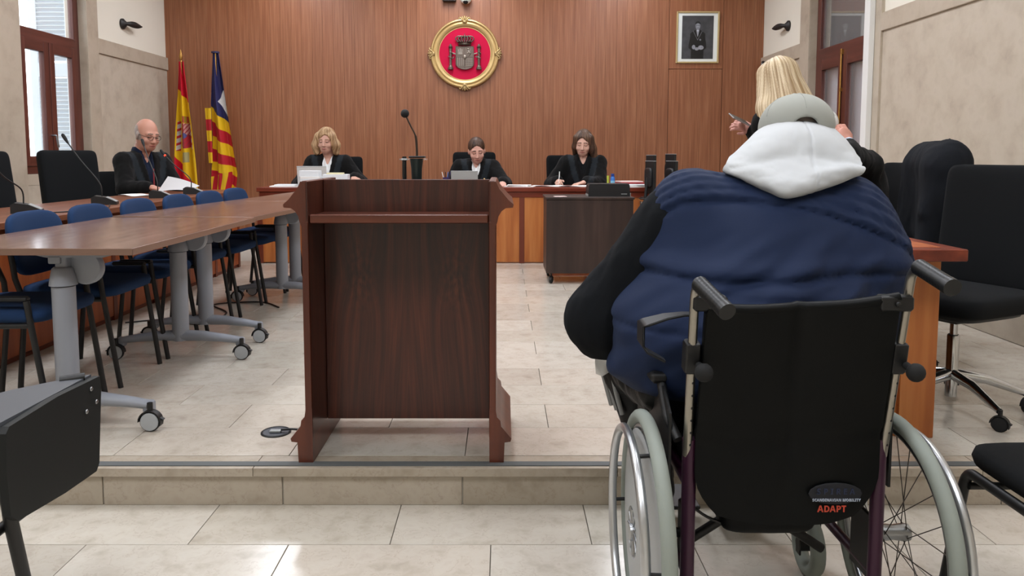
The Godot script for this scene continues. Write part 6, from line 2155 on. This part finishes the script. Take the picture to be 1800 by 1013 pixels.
func seated_man() -> void:
	var o := thing("person", "man in a wheelchair from behind, navy padded vest, white hood, grey cap", "person", V(0.66, -0.14, -2.05))
	var inv := Transform3D(Basis.IDENTITY, -o.position)
	# skin: head, neck, hands as one body with the trunk and legs under the clothes
	var hf := Transform3D(Basis(Vector3.UP, PI - 0.12) * Basis(Vector3.RIGHT, 0.30) * Basis.from_scale(Vector3.ONE * 1.03), V(0.872, 1.116, -2.31))
	var b := HeadSdf.new()
	b.skin = Color("bf8b78")
	b.lip = Color("9c5a52")
	b.stubble = true
	b.head(hf, true, true)
	var g := G.new()
	g.t = inv
	g.tinted = true
	b.into(g, 0.006)
	var tb := HeadSdf.new()
	tb.skin = b.skin
	tb.painted = true
	tb.back = Transform3D(Basis.IDENTITY, V(0, 99, 0))
	tb.cap(V(0.86, 1.08, -2.28), V(0.80, 0.96, -2.18), 0.065, 0.09, 0.05)
	tb.ell(V(0.72, 0.84, -2.14), V(0.27, 0.20, 0.14), 0.08)
	tb.ell(V(0.66, 0.60, -2.04), V(0.30, 0.22, 0.18), 0.08)
	tb.cap(V(0.50, 0.93, -2.15), V(0.30, 0.59, -2.26), 0.07, 0.055, 0.04)
	tb.cap(V(0.30, 0.59, -2.26), V(0.318, 0.515, -2.36), 0.05, 0.03, 0.03)
	tb.cap(V(0.98, 0.90, -2.16), V(1.00, 0.62, -2.38), 0.07, 0.055, 0.04)
	tb.cap(V(1.00, 0.62, -2.38), V(0.86, 0.55, -2.55), 0.05, 0.03, 0.03)
	for s: float in [-1.0, 1.0]:
		tb.cap(V(0.66 + 0.15 * s, 0.45, -2.0), V(0.66 + 0.235 * s, 0.42, -2.40), 0.08, 0.06, 0.04)
		tb.cap(V(0.66 + 0.235 * s, 0.42, -2.40), V(0.66 + 0.16 * s, 0.03, -2.40), 0.05, 0.035, 0.03)
	tb.into(g, 0.017)
	var hs := HeadSdf.new()
	hs.skin = b.skin
	hs.painted = true
	hs.back = tb.back
	hs.hand(hand_frame(V(0.318, 0.515, -2.36), V(0.1, -0.95, -0.3), V(-0.9, 0.0, 0.4)), -1.0, 0.5)
	hs.hand(hand_frame(V(0.86, 0.55, -2.55), V(-0.6, -0.5, -0.5), V(0.3, 1, 0)), 1.0, 0.5)
	hs.into(g, 0.0045)
	part("body", g, M.skin, o)
	# jumper sleeves
	var sv := RobeSdf.new()
	sv.folds(12, 0.007)
	sv.cap(V(0.48, 0.90, -2.14), V(0.298, 0.615, -2.20), 0.105, 0.108, 0.05)
	sv.cap(V(0.298, 0.615, -2.20), V(0.345, 0.56, -2.34), 0.108, 0.07, 0.05)
	sv.cap(V(0.97, 0.88, -2.17), V(1.00, 0.62, -2.38), 0.115, 0.085, 0.05)
	sv.cap(V(1.00, 0.62, -2.38), V(0.88, 0.56, -2.53), 0.085, 0.06, 0.04)
	var sg := G.new()
	sg.t = inv
	sv.into(sg, 0.0095)
	part("jumper_sleeves", sg, M.fleece, o, "black jumper sleeve")
	# vest
	var v := VestSdf.new()
	v.start()
	v.ell(V(0.655, 0.625, -2.05), V(0.352, 0.215, 0.27), 0.10)
	v.ell(V(0.725, 0.81, -2.13), V(0.335, 0.20, 0.205), 0.10)
	v.cap(V(0.525, 0.935, -2.13), V(0.76, 0.90, -2.15), 0.112, 0.095, 0.06)
	v.cap(V(0.76, 0.90, -2.15), V(0.945, 0.915, -2.14), 0.095, 0.118, 0.06)
	v.cap(V(0.80, 0.95, -2.17), V(0.84, 1.03, -2.25), 0.10, 0.08, 0.05)
	v.ell(V(0.61, 0.515, -2.07), V(0.315, 0.09, 0.22), 0.06)
	v.ell(V(0.985, 0.79, -2.13), V(0.125, 0.14, 0.15), 0.08)
	var vg := G.new()
	vg.t = inv
	v.into(vg, 0.0085)
	part("padded_vest", vg, M.vest, o, "navy padded vest with quilted yoke")
	part("side_tab", G.new().box(V(0.418, 0.80, -2.045) - o.position, V(0.006, 0.03, 0.012), 0.002), M.paper2, o)
	# hood lying on the back
	var ctrl := [
		[V(0.715, 1.06, -2.33), V(0.770, 1.12, -2.36), V(0.835, 1.155, -2.37), V(0.888, 1.16, -2.37), V(0.945, 1.14, -2.36), V(0.975, 1.10, -2.34), V(0.985, 1.06, -2.31)],
		[V(0.691, 1.100, -2.240), V(0.755, 1.158, -2.280), V(0.829, 1.190, -2.300), V(0.888, 1.195, -2.300), V(0.952, 1.178, -2.290), V(0.990, 1.137, -2.260), V(1.007, 1.090, -2.220)],
		[V(0.640, 1.083, -2.160), V(0.694, 1.121, -2.150), V(0.761, 1.146, -2.140), V(0.824, 1.151, -2.135), V(0.894, 1.141, -2.14), V(0.950, 1.110, -2.140), V(0.985, 1.073, -2.130)],
		[V(0.613, 1.067, -2.110), V(0.657, 1.072, -2.080), V(0.719, 1.066, -2.060), V(0.778, 1.060, -2.050), V(0.856, 1.066, -2.060), V(0.928, 1.070, -2.075), V(0.970, 1.060, -2.080)],
		[V(0.606, 1.062, -2.098), V(0.645, 1.055, -2.055), V(0.704, 1.037, -2.018), V(0.752, 1.018, -1.992), V(0.840, 1.040, -2.015), V(0.915, 1.055, -2.035), V(0.968, 1.054, -2.062)],
		[V(0.600, 1.053, -2.093), V(0.637, 1.037, -2.050), V(0.692, 1.010, -2.008), V(0.737, 0.989, -1.982), V(0.826, 1.010, -2.006), V(0.901, 1.030, -2.028), V(0.958, 1.043, -2.060)],
		[V(0.606, 1.046, -2.10), V(0.643, 1.026, -2.062), V(0.695, 0.999, -2.026), V(0.738, 0.980, -2.00), V(0.824, 1.000, -2.022), V(0.895, 1.020, -2.042), V(0.950, 1.035, -2.072)],
		[V(0.64, 1.03, -2.14), V(0.68, 1.01, -2.10), V(0.71, 0.985, -2.07), V(0.75, 0.975, -2.05), V(0.82, 0.99, -2.07), V(0.87, 1.01, -2.09), V(0.92, 1.02, -2.12)],
	]
	var wide := []
	for row in ctrl:
		wide.append(smooth_path(row, 14))
	var hr := []
	for j in wide[0].size():
		var colm := []
		for i in wide.size():
			colm.append(wide[i][j])
		hr.append(smooth_path(colm, 8))
	var hn := FastNoiseLite.new()
	hn.seed = 41
	hn.frequency = 1.0
	var grid := []
	for i in hr[0].size():
		var row := []
		for j in hr.size():
			var q: Vector3 = hr[j][i]
			var out := V(0, 0.5, 0.86)
			var sx := 0.845 - (1.15 - q.y) * 0.22
			var push := 0.012 * hn.get_noise_3d(q.x * 5.0, q.y * 11.0, q.z * 6.0) - 0.005 * exp(-pow((q.x - sx) / 0.004, 2.0))
			push -= 0.008 * exp(-pow((q.y - (1.098 - 0.25 * absf(q.x - 0.80))) / 0.014, 2.0))
			row.append(q + out * push - o.position)
		grid.append(row)
	part("hood", G.new().sheet(grid, 0.012), M.hood, o, "white sweatshirt hood")
	# cap with its strap opening at the back
	var cp := Sdf.new()
	cp.t = hf
	cp.ell(V(0, 0.050, -0.022), V(0.104, 0.092, 0.120), 0.02)
	cp.ell(V(0, 0.045, -0.021), V(0.0955, 0.0845, 0.1115), 0.002, Basis.IDENTITY, true)
	cp.rbox(V(0, -0.112, 0.02), V(0.2, 0.10, 0.3), 0.01, 0.006, Basis(Vector3.RIGHT, 0.05), true)
	cp.ell(V(0.0, 0.014, -0.135), V(0.034, 0.026, 0.045), 0.002, Basis.IDENTITY, true)
	var cg := G.new()
	cg.t = inv
	cp.into(cg, 0.0045)
	var cm := part("baseball_cap", cg, M.cap_grey, o, "light grey cap with open strap at the back")
	var st: Array = []
	for i in 11:
		var a := deg_to_rad(-28.0 + i * 5.6)
		st.append(inv * (hf * V(sin(a) * 0.1, -0.004, -0.022 - cos(a) * 0.114)))
	part("strap", G.new().tube(st, 0.006, 6), M.cap_grey, cm)
	for k in 3:
		var sm: Array = []
		for i in 15:
			var a := deg_to_rad(-82.0 + i * 11.7)
			var w := V(sin(a) * 0.1045, cos(a) * 0.0925, 0.0)
			w = Basis(Vector3.UP, PI / 3.0 * k + PI / 2.0) * w
			w *= V(1.0, 1.0, 1.0)
			var q := V(w.x, w.y, w.z)
			var el := sqrt(pow(q.x / 0.1045, 2.0) + pow(q.y / 0.0925, 2.0) + pow(q.z / 0.1205, 2.0))
			sm.append(inv * (hf * (V(0, 0.050, -0.022) + q / el)))
		part("seam", G.new().tube(sm, 0.0011, 5), M.cap_grey, cm)
	part("button", G.new().ball(inv * (hf * V(0, 0.148, -0.022)), V(0.009, 0.006, 0.009), 10, 6), M.cap_grey, cm)
	var br := []
	for i in 6:
		var row := []
		for j in 11:
			var a := deg_to_rad(-62.0 + j * 12.4)
			var r := lerpf(0.9, 1.62, i / 5.0)
			row.append(inv * (hf * V(sin(a) * 0.093, -0.002 - 0.012 * (i / 5.0) - 0.02 * sin(a) * sin(a), -0.022 + cos(a) * 0.117 * r)))
		br.append(row)
	part("peak", G.new().sheet(br, 0.005), M.cap_grey, cm)
	# trousers and shoes
	var tr := RobeSdf.new()
	tr.folds(8, 0.010)
	tr.ell(V(0.66, 0.47, -2.02), V(0.30, 0.11, 0.18), 0.05)
	for s: float in [-1.0, 1.0]:
		tr.cap(V(0.66 + 0.17 * s, 0.45, -2.02), V(0.66 + 0.258 * s, 0.425, -2.40), 0.105, 0.082, 0.04)
		tr.cap(V(0.66 + 0.258 * s, 0.425, -2.40), V(0.66 + 0.17 * s, 0.06, -2.40), 0.082, 0.06, 0.03)
	var tg := G.new()
	tg.t = inv
	tr.into(tg, 0.010)
	part("trousers", tg, M.trouser, o)
	for k in 3:
		part("trouser_stripe", G.new().tube(smooth_path([V(0.322 + 0.012 * k, 0.46 + 0.025 * k, -2.36), V(0.312 + 0.010 * k, 0.425 + 0.022 * k, -2.42 + 0.03 * k), V(0.330 + 0.010 * k, 0.36, -2.435 + 0.045 * k), V(0.352 + 0.010 * k, 0.28, -2.435 + 0.045 * k)].map(shift_back.bind(o.position))), 0.009, 6), M.stripe, o, "pale stripe on the trousers")
	for s: float in [-1.0, 1.0]:
		var sh := Sdf.new()
		sh.ell(V(0.66 + 0.165 * s, 0.012, -2.44), V(0.05, 0.045, 0.12), 0.03)
		sh.cap(V(0.66 + 0.165 * s, 0.03, -2.38), V(0.66 + 0.165 * s, 0.08, -2.39), 0.05, 0.05, 0.03)
		var hg2 := G.new()
		hg2.t = inv
		sh.into(hg2, 0.010)
		part("shoe", hg2, M.black, o)
	solo("tissue", G.new().sheet([[V(-0.02, 0.03, 0.0), V(0.0, 0.035, 0.01), V(0.02, 0.03, 0.0)], [V(-0.022, 0.0, 0.008), V(0.0, 0.0, 0.0), V(0.022, 0.0, 0.01)], [V(-0.018, -0.04, 0.0), V(0.0, -0.045, 0.012), V(0.02, -0.035, 0.004)]], 0.002), M.paper, "white tissue in the left hand of the man in the wheelchair", "tissue", V(0.305, 0.452, -2.335))

func shift_back(p: Vector3, by: Vector3) -> Vector3:
	return p - by
